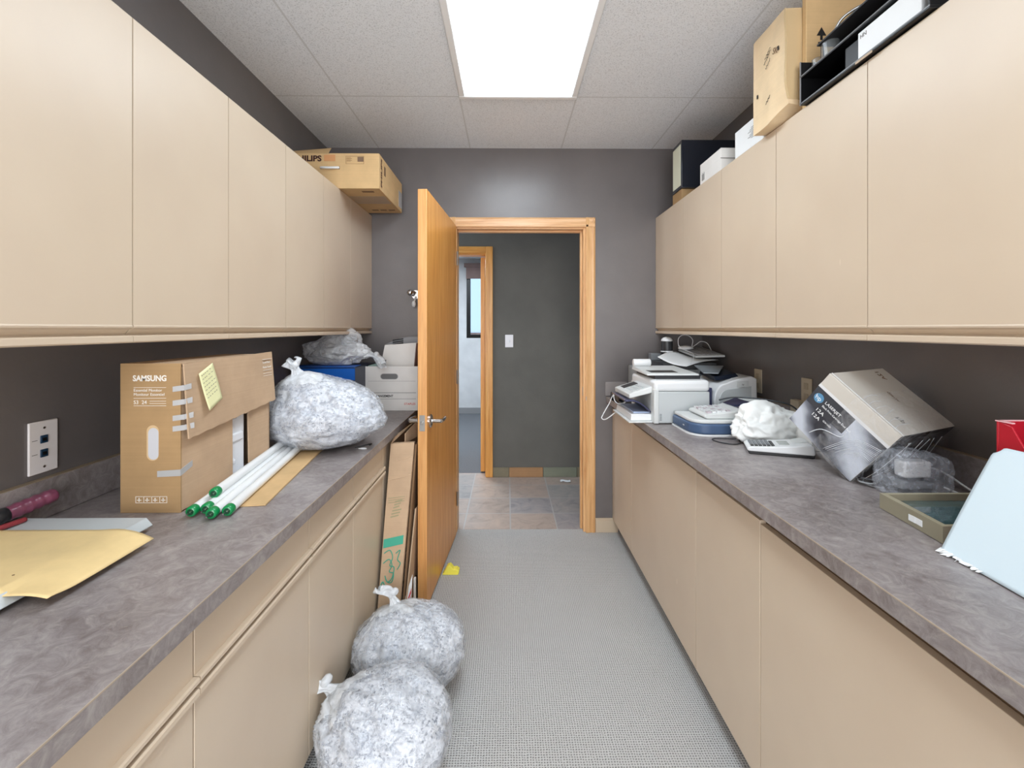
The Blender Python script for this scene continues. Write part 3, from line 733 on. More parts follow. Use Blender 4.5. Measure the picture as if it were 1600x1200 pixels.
# --- paper trimmer
t = thing('paper_trimmer', 'grey paper trimmer with a maroon rubber grip under the kraft envelope', 'paper trimmer', (-1.02, .85, LZ))
b = B(t); b.prism([(-1.19, LZ+.006), (-.868, LZ+.006), (-.856, LZ+.012), (-.872, LZ+.030), (-1.19, LZ+.030)], 'y', .56, 1.135); b.build('base', GREYP, t, bevel=.002)
for q in ((-1.17, .6), (-.89, .6), (-1.17, 1.1), (-.89, 1.1)): B(t).cyl((q[0], q[1], LZ), (q[0], q[1], LZ+.008), .008, n=12).build('foot', BLACK, t)
B(t).box(-1.178, -1.168, .57, 1.13, LZ+.030, LZ+.033).build('cutting_edge', STEEL, t)
b = B(t); b.hexa([(-1.188, .60, .909), (-1.176, .60, .909), (-1.165, 1.07, .920), (-1.179, 1.07, .920), (-1.188, .60, .938), (-1.176, .60, .938), (-1.165, 1.07, .944), (-1.179, 1.07, .944)])
b.build('blade_arm', DGREY, t, bevel=.002)
prof = [(0, .012), (.04, .0165)]+[(k/20, .0172+.0012*math.sin(k*1.7)) for k in range(2, 18)]+[(.92, .017), (.97, .013), (1, .004)]
B(t).lathe(prof, (-1.168, 1.092, .931), (-1.146, 1.196, .945), 20).build('grip', MAROON, t, smooth=True)
B(t).lathe([(0, .013), (.5, .018), (1, .017)], (-1.176, 1.045, .926), (-1.167, 1.096, .932), 18).build('grip_collar', DGREY, t, smooth=True)
b = B(t); b.tube([(-1.15, .98, .918), (-1.14, 1.06, .916), (-1.138, 1.11, .914)], .006, 10); b.build('arm_guard', mat('dull_red', (140, 50, 56), .4), t, smooth=True)
# --- kraft envelope
def fe(u, v):
    x = -1.17+u*.375; y = .80+v*.255+.012*u*(1-v)
    top = LZ+.034+.004*math.sin(v*5+u*3)*(1-u)+.004*math.sin(u*9)*v*.6
    e = max(0, (x+.885)/.09)
    z = top-(.020*e*e if e < 1.2 else .026)+(.012*(1-v)**6*math.sin(u*7)*.4)
    z += .007*math.exp(-((v-.02)/.12)**2)*math.sin(u*math.pi*2.2)
    return (x, y, max(z, LZ+.0345) if x < -.872 else max(z, LZ+.008))
t = thing('kraft_envelope', 'pale kraft envelope lying across the grey paper trimmer', 'envelope', (-.98, .93, LZ+.034))
B(t).grid(40, 28, fe).build('envelope_body', KRAFT, t, smooth=True, solid=.0016)
B(t).ball((-.905, .862, fe(.70, .2)[2]+.0012), (.0022, .0022, .0006), 2).build('clasp_dot', BROWNINK, t)
# --- blue carton and crumpled bag on it
t = thing('blue_carton', 'blue and navy carton on the left counter behind the big bag', 'carton', (-1.0, 2.75, LZ))
b = B(t); b.box(-1.188, -.842, 2.58, 2.96, LZ, 1.149)
b.build('carton_body', NAVYBOX, t, bevel=.002)
B(t).box(-1.1878, -.8422, 2.579, 2.5805, 1.078, 1.143).build('printed_band', BLUEBOX, t, label='bright blue printed band')
B(t).box(-.8425, -.8412, 2.582, 2.958, 1.0, 1.143).build('printed_band', NAVYBOX, t)
b = B(t); b.hexa([(-1.186, 2.58, 1.1492), (-.844, 2.58, 1.1492), (-.846, 2.70, 1.152), (-1.184, 2.70, 1.152), (-1.186, 2.58, 1.152), (-.844, 2.58, 1.152), (-.846, 2.70, 1.155), (-1.184, 2.70, 1.155)]); b.build('top_flap', BLUEBOX, t)
text(t, 'brother', (-1.17, 2.5785, 1.100), (1, 0, 0), (0, 0, 1), .040, WINK, 'brand_lettering')
bag('plastic_bag', 'crumpled empty clear bag on the blue carton under the wall cabinet', 'plastic bag', (-.990, 2.70, 1.228), (.150, .10, .066), (.95, -.2, -.1), 1.156, 12, .050, (FILM2, None), 6, strips=0, inner=False, amps=(.16, .10, .025), pleat=.08, klen=1.2,
    lobes=(((.20, 0, 1), .95, .42), ((-.8, 0, .5), .2, .4), ((.9, -.2, .1), .15, .4)))
# --- archive box
t = thing('archive_box', 'open white storage box with a hand hole and French lettering, by the door', 'storage box', (-.69, 2.92, LZ))
X0, X1, Y0, Y1, Z1 = -.855, -.532, 2.765, 3.105, 1.140
b = B(t)
b.box(X0, X1, Y0, Y0+.004, LZ, Z1); b.box(X0, X1, Y1-.004, Y1, LZ, Z1); b.box(X0, X0+.004, Y0+.004, Y1-.004, LZ, Z1); b.box(X1-.004, X1, Y0+.004, Y1-.004, LZ, Z1); b.box(X0+.004, X1-.004, Y0+.004, Y1-.004, LZ, LZ+.004)
b.build('box_body', BOXW, t, bevel=.001)
B(t).prism([(z, x) for x, z in stadium(0, 0, .001, .001)] and [(p[1]-.70, 1.0*p[0]+1.080) for p in stadium(0, 0, .037, .108)], 'y', Y0-.0006, Y0+.001).build('hand_hole_rim', mat('carton_cut_edge', (206, 206, 204), .7), t)
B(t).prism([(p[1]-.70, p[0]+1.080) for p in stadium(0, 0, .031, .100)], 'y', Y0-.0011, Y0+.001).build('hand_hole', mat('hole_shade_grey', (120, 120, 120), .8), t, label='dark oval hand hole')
b = B(t)
for z_, x0, x1, h in ((1.052, X0+.03, X1-.012, .0007), (.984, X0+.02, X1-.010, .0016), (.979, X0+.02, X1-.010, .0007), (.9465, X0+.02, X1-.010, .0014)): b.box(x0, x1, Y0-.0007, Y0, z_, z_+h)
b.build('printed_lines', mat('line_grey', (70, 70, 72), .6), t)
text(t, 'BOÎTE DE RANGEMENT', (-.862+.0065, Y0-.0007, .958), (1, 0, 0), (0, 0, 1), .0185, INK, 'printed_lettering', width=.178, bold=.03)
text(t, 'STAPLES', (-.612, Y0-.0007, .912), (1, 0, 0), (0, 0, 1), .0165, mat('pale_red_ink', (216, 118, 104), .6), 'brand_lettering', width=.066, bold=.02)
tb = thing('white_carton', 'plain white carton standing tilted inside the open storage box', 'carton', (-.70, 2.93, 1.0))
b = B(tb); b.hexa([(-.80, 2.84, 1.0), (-.582, 2.84, 1.0), (-.582, 2.94, 1.0), (-.80, 2.94, 1.0), (-.758, 2.885, 1.262), (-.565, 2.885, 1.276), (-.545, 2.985, 1.270), (-.748, 2.985, 1.262)]); b.build('carton_body', BOXW, tb, bevel=.001)
b = B(tb); b.hexa([(-.5815, 2.843, 1.0), (-.578, 2.843, 1.0), (-.578, 2.94, 1.0), (-.5815, 2.94, 1.0), (-.5645, 2.888, 1.272), (-.561, 2.888, 1.272), (-.541, 2.984, 1.266), (-.5445, 2.984, 1.266)]); b.build('side_panel', mat('carton_side_taupe', (122, 96, 92), .6), tb)
tb = thing('blister_pack', 'clear and green pack sticking out of the storage box', 'package', (-.79, 2.82, 1.1))
b = B(tb); b.hexa([(-.83, 2.80, 1.08), (-.745, 2.80, 1.08), (-.745, 2.84, 1.08), (-.83, 2.84, 1.08), (-.835, 2.80, 1.142), (-.738, 2.80, 1.168), (-.738, 2.84, 1.170), (-.835, 2.84, 1.144)]); b.build('pack_body', mat('pale_green_plastic', (150, 176, 168), .25, coat=.4), tb)
b = B(tb); b.hexa([(-.838, 2.797, 1.142), (-.738, 2.797, 1.166), (-.738, 2.843, 1.168), (-.838, 2.843, 1.144), (-.838, 2.797, 1.147), (-.738, 2.797, 1.172), (-.738, 2.843, 1.174), (-.838, 2.843, 1.149)]); b.build('pack_edge', BLACK, tb)
B(tb).box(-.775, -.752, 2.798, 2.800, 1.135, 1.15).build('green_label', GREEN, tb)
tb = thing('desk_fan_heater', 'grey rounded appliance with dark vents at the back of the storage box', 'appliance', (-.68, 3.06, LZ))
b = B(tb)
P = [(-.80, .90), (-.80, 1.258)]+[(-.80+.25*k/12, 1.258+.056*math.sin(math.pi*(k/12*.66))) for k in range(1, 13)]+[(-.55, .90)]
b.prism(P, 'y', 3.03, 3.098); b.build('housing', mat('appliance_grey', (150, 152, 156), .45), tb, bevel=.006)
b = B(tb)
for k in range(3): b.hexa([(-.745, 3.028, 1.256+.013*k), (-.675, 3.028, 1.266+.013*k), (-.675, 3.032, 1.266+.013*k), (-.745, 3.032, 1.256+.013*k), (-.745, 3.028, 1.265+.013*k), (-.675, 3.028, 1.275+.013*k), (-.675, 3.032, 1.275+.013*k), (-.745, 3.032, 1.265+.013*k)])
b.build('vent', BLACK, tb)
t = thing('coat_hook', 'chrome double coat hook on the far wall behind the open door', 'coat hook', (-.635, YF, 1.58))
b = B(t); b.cyl((-.612, YF, 1.59), (-.612, YF-.006, 1.59), .03, n=24); b.build('back_plate', CHROME, t, bevel=.001)
b = B(t); b.tube([(-.612, YF-.004, 1.60), (-.615, YF-.04, 1.605), (-.632, YF-.05, 1.60)], .006, 10); b.ball((-.640, YF-.052, 1.60), (.020, .016, .020), 3); b.build('upper_hook', CHROME, t, smooth=True)
b = B(t); b.tube([(-.612, YF-.004, 1.575), (-.613, YF-.035, 1.55), (-.615, YF-.05, 1.53)], .006, 10); b.ball((-.616, YF-.05, 1.525), (.014, .014, .022), 3); b.build('lower_hook', WHITE, t, smooth=True, label='white-tipped lower hook')
b = B(o=(-.585, 1.92, LZ)); b.tube([(-.62, 1.90, LZ+.004), (-.60, 1.905, LZ+.006), (-.575, 1.91, LZ+.012), (-.56, 1.925, LZ+.012), (-.572, 1.935, LZ+.004)], .0025, 8)
tag(b.build('cable_tie', BLACK, smooth=True), 'small black tie poking out from under the big bag at the counter edge', 'cable tie')
b = B(o=(-.58, 1.885, LZ)); b.tube([(-.60, 1.885, LZ+.003), (-.585, 1.875, LZ+.004), (-.57, 1.88, LZ+.003), (-.575, 1.892, LZ+.003)], .0022, 8, closed=True)
tag(b.build('plastic_ring', WHITE, smooth=True), 'small white plastic loop on the left counter edge by the big bag', 'plastic loop')

# ================================================================== ON THE LEFT WALL CABINETS
t = thing('speaker_carton', 'tan electronics carton with a white handle on the left wall cabinets', 'carton', (-.94, 2.78, 2.117))
X0, X1, Y0, Y1, Z0, Z1 = -1.195, -.690, 2.512, 3.05, 2.117, 2.306
B(t).box(X0, X1, Y0, Y1, Z0, Z1).build('carton_body', CARDL, t, bevel=.002)
b = B(t); b.hexa([(-1.19, Y0+.004, Z1), (-.965, Y0+.004, Z1), (-.965, Y0+.008, Z1), (-1.19, Y0+.008, Z1), (-1.19, Y0+.10, Z1+.050), (-.985, Y0+.10, Z1+.066), (-.985, Y0+.104, Z1+.066), (-1.19, Y0+.104, Z1+.050)]); b.build('open_flap', CARDL, t)
text(t, 'PHILIPS', (-1.150, Y0-.0012, 2.263), (1, 0, 0), (0, 0, 1), .042, mat('dark_maroon_ink', (58, 24, 24), .6), 'brand_lettering', width=.150, bold=.035)
B(t).box(-.985, -.925, Y0-.0014, Y0, 2.263, 2.297).build('tape_patch', mat('tape_orange', (206, 150, 102), .4), t, label='faded orange tape patch')
b = B(t)
for q in ((-.868, -.772, 2.2485, 2.2495), (-.868, -.772, 2.2895, 2.2905), (-.868, -.867, 2.2485, 2.2905), (-.773, -.772, 2.2485, 2.2905)): b.box(q[0], q[1], Y0-.0014, Y0, q[2], q[3])
for k in range(5): b.box(-.864, -.842+.006*(k % 2), Y0-.0014, Y0, 2.262+.005*k, 2.2632+.005*k)
b.build('printed_frame', mat('tan_ink', (140, 106, 70), .7), t)
B(t).box(-.806, -.774, Y0-.0013, Y0, 2.2605, 2.2865).build('printed_picture', mat('print_taupe', (128, 102, 80), .6), t)
b = B(t); b.box(-1.004, -1.0, Y0-.001, Y0+.001, 2.22, 2.235); b.box(-.907, -.902, Y0-.001, Y0+.001, 2.22, 2.235); b.build('handle_slot', BLACK, t)
b = B(t); b.tube([(-1.002, Y0-.002, 2.228), (-.985, Y0-.014, 2.224), (-.953, Y0-.018, 2.222), (-.922, Y0-.014, 2.224), (-.905, Y0-.002, 2.228)], .0062, 10); b.build('carry_handle', WHITE, t, smooth=True, label='white plastic carry handle')
text(t, 'PHILIPS', (X1+.001, Y0+.055, 2.135), (0, 0, 1), (0, -1, 0), .032, mat('side_brown_ink', (84, 50, 34), .6), 'brand_lettering', width=.155, bold=.035)
B(t).box(X1, X1+.0008, Y0+.10, Y0+.13, 2.22, 2.27).build('printed_picture', BROWNINK, t)
B(t).box(X1, X1+.0012, Y1-.09, Y1-.002, 2.14, 2.24).build('tape_patch', TAPE, t)
B(t).box(-.80, -.735, 2.56, 2.585, Z0-.0008, Z0).build('printed_symbol', BROWNINK, t)
b = B(t)
for k in range(3): b.box(-.86+.052*k, -.82+.052*k, 2.96, 2.985, Z0-.0008, Z0)
b.build('printed_marks', BROWNINK, t)
B(t).box(-.904, -.70, 2.66, 2.82, Z0-.0009, Z0-.0001).build('tape_strip', mat('bottom_tape', (176, 152, 120), .3), t)

# ================================================================== ON THE RIGHT WALL CABINETS
RZ2 = 2.1055
t = thing('kraft_carton_low', 'flat kraft carton under the black binder box on the right wall cabinets', 'carton', (1.15, 2.72, RZ2)); t.name = 'flat_carton'
B(t).box(.996, 1.30, 2.655, 2.80, RZ2, 2.164).build('carton_body', CARDG, t, bevel=.002)
t = thing('binder_box', 'black binder box with a white side panel on the right wall cabinets', 'binder box', (1.14, 2.72, 2.165))
B(t).box(.990, 1.300, 2.640, 2.79, 2.165, 2.438).build('shell', mat('binder_black', (28, 32, 42), .3, coat=.3), t, bevel=.003)
B(t).box(.9885, .9915, 2.655, 2.775, 2.182, 2.418).build('label_panel', mat('cream_panel', (226, 228, 206), .5), t, bevel=.001, label='cream white side panel')
t = thing('white_carton', 'small white lidded carton standing in front of the black binder box', 'carton', (1.12, 2.28, RZ2))
B(t).box(.996, 1.25, 2.165, 2.400, RZ2, 2.160).box(.996, 1.25, 2.165, 2.4, 2.160, 2.208).build('carton_body', BOXW, t, bevel=.001)
b = B(t); b.box(.993, 1.253, 2.162, 2.1635, 2.158, 2.161); b.build('lid_seam', GREYINK, t)
b = B(t)
for k in range(4): b.box(.9945, .9958, 2.372-.008*k, 2.375-.008*k, 2.118, 2.15+.006*(k % 2))
b.build('printed_lines', GREYINK, t)
t = thing('white_carton', 'taller white carton with fine print next to the pale kraft box', 'carton', (1.12, 1.92, RZ2))
B(t).box(.996, 1.22, 1.805, 2.030, RZ2, 2.218).build('carton_body', PAPER, t, bevel=.001)
b = B(t)
for k in range(7): b.box(.9945, .9958, 1.84, 1.895+.012*(k % 3), 2.185-.007*k, 2.1862-.007*k)
b.build('printed_lines', GREYINK, t)
# crumpled kraft box
t = thing('kraft_box', 'dented pale kraft box overhanging the right wall cabinets', 'carton', (1.1, 1.68, RZ2))
def dent(p):
    p = Vector(p)
    c_ = Vector((.955, 1.585, 2.11)); d = (p-c_).length
    if d < .10: p += Vector((.020, .012, .034))*(1-d/.10)
    p += Vector((noise.noise(p*9), noise.noise(p*9+Vector((5, 0, 0))), noise.noise(p*9+Vector((0, 5, 0)))))*.004
    return p
def dbox(b, x0, x1, y0, y1, z0, z1, n=14):
    F = [((x0,y0,z0),(0,y1-y0,0),(0,0,z1-z0)), ((x1,y0,z0),(0,y1-y0,0),(0,0,z1-z0)), ((x0,y0,z0),(x1-x0,0,0),(0,0,z1-z0)), ((x0,y1,z0),(x1-x0,0,0),(0,0,z1-z0)), ((x0,y0,z0),(x1-x0,0,0),(0,y1-y0,0)), ((x0,y0,z1),(x1-x0,0,0),(0,y1-y0,0))]
    for o_, a_, c_ in F:
        o_, a_, c_ = Vector(o_), Vector(a_), Vector(c_); b.grid(n, n, lambda u, v: dent(o_+a_*u+c_*v))
    bmesh.ops.remove_doubles(b.bm, verts=b.bm.verts, dist=.0005)
b = B(t); dbox(b, .950, 1.24, 1.585, 1.79, RZ2+.004, 2.462); b.build('carton_body', KRAFTBOX, t, smooth='auto')
b = B(t); b.grid(3, 16, lambda u, v: dent((.9495, 1.575+.012*u, 2.13+.33*v))+Vector((-.0015, 0, 0))); b.grid(3, 16, lambda u, v: dent((.95+.10*u, 1.584, 2.13+.33*v))+Vector((0, -.0015, 0))); b.build('edge_tape', mat('clear_tape', (222, 196, 150), .15, alpha=.6), t, smooth=True)
text(t, 'SK', (.9475, 1.66, 2.345), (0, -1, -.35), (0, -.35, 1), .03, BROWNINK, 'handwriting')
b = B(t)
for k, (yy, zz) in enumerate(((1.755, 2.235), (1.62, 2.34))): b.hexa([(.947, yy, zz), (.947, yy+.007, zz), (.9485, yy+.007, zz), (.9485, yy, zz), (.947, yy, zz+.014), (.947, yy+.007, zz+.014), (.9485, yy+.007, zz+.014), (.9485, yy, zz+.014)])
rn = random.Random(2)
for r_, (yy, zz, n_) in enumerate(((1.705, 2.352, 5), (1.712, 2.335, 6), (1.70, 2.315, 4), (1.700, 2.185, 4))):
    P = [Vector((.9462, yy-.0042*k+.001*math.sin(k), zz+.0030*k+.0045*math.sin(k*2.7+r_))) for k in range(n_*2)]
    b.tube(P, .0008, 4, sub=3)
b.build('ink_marks', INK, t)
t2 = thing('kraft_carton', 'tall tan carton with a black arrow behind the black organizer', 'carton', (1.18, 1.57, RZ2))
B(t2).box(1.005, 1.245, 1.558, 1.580, RZ2, 2.50).build('carton_body', CARDL, t2, bevel=.002)
b = B(t2); b.prism([(1.040, 2.350), (1.072, 2.350), (1.056, 2.378)], 'y', 1.5565, 1.558); b.box(1.052, 1.060, 1.5565, 1.558, 2.335, 2.350); b.box(1.045, 1.067, 1.5565, 1.558, 2.322, 2.328); b.build('arrow_mark', INK, t2)
# black organizer
t = thing('desk_organizer', 'black two-level open organizer tray on the right wall cabinets', 'organizer', (1.12, 1.32, RZ2))
X0, X1, Y0, Y1 = .978, 1.27, 1.07, 1.548
EDGE = mat('organizer_edge', (120, 120, 122), .3)
B(t).box(X0, X1, Y0, Y1, 2.108, 2.114).build('bottom_shelf', BLACK, t, bevel=.001)
B(t).box(X0, X1, Y0, Y1-.004, 2.198, 2.204).build('middle_shelf', BLACK, t, bevel=.001)
B(t).box(X0, X1, Y1-.004, Y1, 2.114, 2.252).build('side_panel', BLACK, t, bevel=.001)
B(t).box(X0, X1, Y0, Y0+.004, 2.114, 2.252).build('side_panel', BLACK, t, bevel=.001)
B(t).box(X1-.004, X1, Y0+.004, Y1-.004, 2.114, 2.252).build('back_panel', BLACK, t)
b = B(t); b.box(X0-.001, X0+.001, Y0, Y1, 2.112, 2.1155); b.box(X0-.001, X0+.001, Y0, Y1, 2.202, 2.2055); b.box(X0-.001, X0+.001, Y1-.004, Y1+.001, 2.108, 2.253); b.build('edge_trim', EDGE, t)
B(t).box(X0-.0012, X0, 1.24, 1.30, 2.1055, 2.1115).build('sticker', mat('sticker_tan', (180, 156, 130), .5), t)
x_ = thing('white_carton', 'small white carton lying in the lower level of the black organizer', 'carton', (1.04, 1.24, 2.1145))
B(x_).box(.985, 1.10, 1.10, 1.30, 2.1155, 2.192).build('carton_body', PAPER, x_, bevel=.001)
text(x_, 'HN', (.9845, 1.292, 2.172), (0, -1, 0), (0, 0, 1), .016, GREYINK, 'lettering')
tag(B(o=(1.05, 1.33, 2.1145)).box(.995, 1.10, 1.312, 1.365, 2.1145, 2.188).build('black_case', DGREY, bevel=.003), 'small black case in the organizer beside the white carton', 'case')
for k, (yy, r_) in enumerate(((1.515, .016), (1.455, .024))):
    o = B(o=(1.01, yy, 2.204)).lathe([(0, r_*.9), (.04, r_), (.9, r_), (1, r_*1.05), (1.0, r_*.93), (.08, r_*.88), (.06, .001)], (1.015, yy, 2.2045), (1.015, yy, 2.2045+.040+.018*k), 24).build('clear_cup', mat('clear_acrylic', (235, 240, 242), .05, trans=.9, ior=1.3), smooth='auto')
    tag(o, ('small', 'larger')[k]+' clear plastic cup on the upper level of the black organizer', 'cup')
t = thing('letter_tray', 'dark sloping tray propped on the upper level of the black organizer', 'tray', (1.1, 1.3, 2.205))
b = B(t); b.hexa([(.985, 1.09, 2.262), (1.25, 1.09, 2.262), (1.25, 1.475, 2.262), (.985, 1.475, 2.262), (.985, 1.09, 2.268), (1.25, 1.09, 2.268), (1.25, 1.475, 2.268), (.985, 1.475, 2.268)])
for q in ((1.0, 1.10), (1.24, 1.10), (1.24, 1.47), (1.0, 1.47)): b.box(q[0]-.004, q[0]+.004, q[1]-.004, q[1]+.004, 2.2045, 2.262)
b.build('tray_frame', DGREY, t, bevel=.001)
b = B(t); b.tube([(1.0, 1.42, 2.27), (1.02, 1.40, 2.31), (1.08, 1.36, 2.33), (1.14, 1.30, 2.29)], .004, 8); b.tube([(1.02, 1.36, 2.27), (1.05, 1.33, 2.30), (1.12, 1.25, 2.30), (1.16, 1.2, 2.27)], .004, 8); b.build('wire_bracket', STEEL, t, smooth=True)
#==PART3==
# ================================================================== RIGHT COUNTER
RZ = .9075
# --- multifunction printer
t = thing('multifunction_printer', 'white multifunction printer with a tilted control panel at the counter end', 'printer', (.83, 2.42, RZ))
X0, X1, Y0, Y1 = .702, .966, 2.216, 2.62
B(t).box(X0, X1, Y0, Y1, RZ+.004, 1.062).build('body', GREYP, t, bevel=.004)
B(t).box(X0-.002, X1+.002, Y0-.002, Y1+.002, 1.062, 1.116).build('upper_shell', WHITE, t, bevel=.017, seg=4)
B(t).box(X0-.004, X0+.02, Y0-.003, Y1, RZ+.002, 1.075).build('front_column', OFFW, t, bevel=.004)
b = B(t)
for k in range(5): b.box(X0+.024, X0+.034, Y0-.0012, Y0, .925+.007*k, .928+.007*k)
b.build('side_vent', MGREY, t)
B(t).box(X0+.02, X1-.02, Y0+.06, Y1-.02, 1.112, 1.136).build('scanner_bed', DGREY, t, bevel=.003)
B(t).hexa([(.682, 2.27, 1.134), (.940, 2.27, 1.134), (.940, 2.62, 1.134), (.700, 2.62, 1.134), (.684, 2.275, 1.143), (.936, 2.275, 1.143), (.936, 2.615, 1.156), (.704, 2.615, 1.156)]).build('scanner_lid', OFFW, t, bevel=.003)
b = B(t); b.hexa([(.715, 2.315, 1.1440), (.85, 2.315, 1.1440), (.85, 2.40, 1.147), (.715, 2.40, 1.147), (.715, 2.315, 1.1455), (.85, 2.315, 1.1455), (.85, 2.40, 1.1487), (.715, 2.40, 1.1487)]); b.build('feeder_slot', DGREY, t)
b = B(t); b.hexa([(.598, 2.28, 1.020), (.70, 2.25, 1.052), (.70, 2.52, 1.052), (.590, 2.55, 1.020), (.596, 2.28, 1.043), (.70, 2.25, 1.084), (.70, 2.52, 1.084), (.588, 2.55, 1.043)]); cp = b.build('control_panel', OFFW, t, bevel=.004)
b = B(t)
pt = lambda u, v, h=0: Vector((.596+.104*u, 2.28-.03*u+.27*v, 1.0435+.041*u+h))
b.hexa([pt(.15,.62), pt(.8,.62), pt(.8,.92), pt(.15,.92), pt(.15,.62,.002), pt(.8,.62,.002), pt(.8,.92,.002), pt(.15,.92,.002)]); b.build('display', DGREY, cp)
for i in range(3):
    for j in range(5):
        u, v = .2+.2*i, .08+.1*j
        b = B(t); b.hexa([pt(u,v), pt(u+.13,v), pt(u+.13,v+.06), pt(u,v+.06), pt(u,v,.003), pt(u+.13,v,.003), pt(u+.13,v+.06,.003), pt(u,v+.06,.003)]); b.build('button', GREYP, cp)
b = B(t); b.grid(10, 8, lambda u, v: (.700-.125*u, 2.26+.30*v, .955+.055*u+.022*math.sin(u*math.pi)))
b.build('output_tray', INDIGO, t, smooth=True, solid=.006)
b = B(t); b.hexa([(.598, 2.255, .916), (.70, 2.255, .916), (.70, 2.56, .916), (.598, 2.56, .916), (.602, 2.258, .948), (.70, 2.258, .948), (.70, 2.558, .948), (.602, 2.558, .948)]); b.build('paper_tray', WHITE, t, bevel=.004)
B(t).box(.616, .70, 2.28, 2.53, .9485, .956).build('tray_cover', mat('pale_blue_plastic', (170, 186, 214), .35), t, bevel=.002)
B(t).box(.585, .70, 2.24, 2.58, RZ+.001, .9155).build('tray_slide', OFFW, t, bevel=.002)
# --- white laser printer
t = thing('laser_printer', 'rounded white laser printer against the right wall', 'printer', (1.15, 2.5, RZ))
prof = [(1.048, RZ+.002), (1.046, 1.00)]+[(1.046+.055*(1-math.cos(a)), 1.00+.085*math.sin(a)) for a in [math.pi/2*k/8 for k in range(1, 9)]]+[(1.16, 1.108), (1.235, 1.122), (1.262, 1.110), (1.266, RZ+.002)]
B(t).prism(prof, 'y', 2.345, 2.68).build('body', WHITE, t, bevel=.006, seg=3)
prof2 = [(1.070, RZ+.006), (1.070, .995)]+[(1.070+.05*(1-math.cos(a)), .995+.062*math.sin(a)) for a in [math.pi/2*k/8 for k in range(1, 9)]]+[(1.232, 1.072), (1.232, RZ+.006)]
B(t).prism(prof2, 'y', 2.3415, 2.345).build('side_panel', GREYP, t, bevel=.001)
B(t).box(1.158, 1.216, 2.338, 2.3415, 1.068, 1.098).build('name_plate', OFFW, t, bevel=.001)
text(t, 'hp', (1.182, 2.3378, 1.078), (1, 0, 0), (0, 0, 1), .012, GREYINK)
B(t).hexa([(1.03, 2.44, 1.128), (1.10, 2.42, 1.128), (1.22, 2.62, 1.150), (1.07, 2.66, 1.150), (1.03, 2.44, 1.132), (1.10, 2.42, 1.132), (1.22, 2.62, 1.154), (1.07, 2.66, 1.154)]).build('input_tray', mat('tray_smoke', (136, 144, 150), .3), t)
B(t).hexa([(1.075, 2.40, 1.095), (1.20, 2.40, 1.110), (1.20, 2.60, 1.12), (1.075, 2.60, 1.11), (1.08, 2.42, 1.112), (1.19, 2.42, 1.130), (1.20, 2.60, 1.142), (1.08, 2.60, 1.126)]).build('tray_well', mat('deep_navy', (24, 32, 46), .3), t)
B(t).hexa([(1.005, 2.37, .955), (1.046, 2.37, .955), (1.046, 2.64, .955), (1.005, 2.64, .955), (1.022, 2.37, 1.06), (1.046, 2.37, 1.06), (1.046, 2.64, 1.06), (1.022, 2.64, 1.06)]).build('paper_support', INDIGO, t, bevel=.003)
B(t).box(1.01, 1.05, 2.36, 2.60, RZ+.002, .95).build('paper_input', DGREY, t, bevel=.006)
# --- stacked devices behind
tag(B(o=(.98, 2.9, RZ)).box(.80, 1.242, 2.72, 3.085, RZ, 1.122).build('stacked_device', mat('device_grey', (150, 154, 154), .5), bevel=.006), 'light grey boxy device behind the printers, bottom of the stack', 'device')
tag(B(o=(1.06, 2.9, 1.123)).box(.89, 1.235, 2.74, 3.07, 1.1225, 1.160).build('stacked_device', mat('device_dark', (74, 76, 78), .5), bevel=.004), 'dark grey flat device lying on the light grey one under the papers', 'device')
t = thing('paper_roll', 'white paper roll on its side on the back of the multifunction printer', 'paper roll', (.75, 2.59, 1.153))
B(t).lathe([(0, .019), (.03, .021), (.97, .021), (1, .019)], (.700, 2.59, 1.1735), (.795, 2.59, 1.1735), 24).build('roll', WHITE, t, smooth='auto')
t = thing('paper_sheets', 'curled white sheets lying over the stacked devices by the far wall', 'paper', (1.05, 2.85, 1.16))
c00, c10, c11, c01 = Vector((.885, 2.74, 1.196)), Vector((1.02, 2.665, 1.150)), Vector((1.275, 2.81, 1.176)), Vector((1.10, 3.03, 1.215))
for k in range(2):
    def fs(u, v, k=k):
        p = c00*(1-u)*(1-v)+c10*u*(1-v)+c11*u*v+c01*(1-u)*v
        return p+Vector((0, 0, -.012*math.sin(u*math.pi)+.010*math.sin(v*math.pi)-.004*k))+Vector((.006, -.004, 0))*k
    B(t).grid(12, 12, fs).build('sheet', PAPER, t, smooth=True, solid=.0008)
t = thing('keyboard', 'grey keyboard tilted on the papers at the far right corner', 'keyboard', (1.2, 2.9, 1.2))
k00, k10, k11, k01 = Vector((1.10, 2.99, 1.232)), Vector((1.135, 2.80, 1.200)), Vector((1.286, 2.74, 1.208)), Vector((1.275, 3.06, 1.245))
kp_ = lambda u, v, h=0: k00*(1-u)*(1-v)+k10*u*(1-v)+k11*u*v+k01*(1-u)*v+Vector((0, 0, h))
B(t).hexa([kp_(0,0,-.014), kp_(1,0,-.014), kp_(1,1,-.014), kp_(0,1,-.014), kp_(0,0), kp_(1,0), kp_(1,1), kp_(0,1)]).build('case', GREYP, t, bevel=.003)
b = B(t)
for i in range(12):
    for j in range(5):
        u, v = .05+.075*i, .12+.15*j; b.hexa([kp_(u,v), kp_(u+.06,v), kp_(u+.06,v+.11), kp_(u,v+.11), kp_(u,v,.005), kp_(u+.06,v,.005), kp_(u+.06,v+.11,.005), kp_(u,v+.11,.005)])
o = b.build('keys', mat('key_grey', (150, 150, 152), .5), t); o['kind'] = 'stuff'
t = thing('computer_mouse', 'white computer mouse with a looped cable on the tilted keyboard', 'computer mouse', (1.13, 2.93, 1.235))
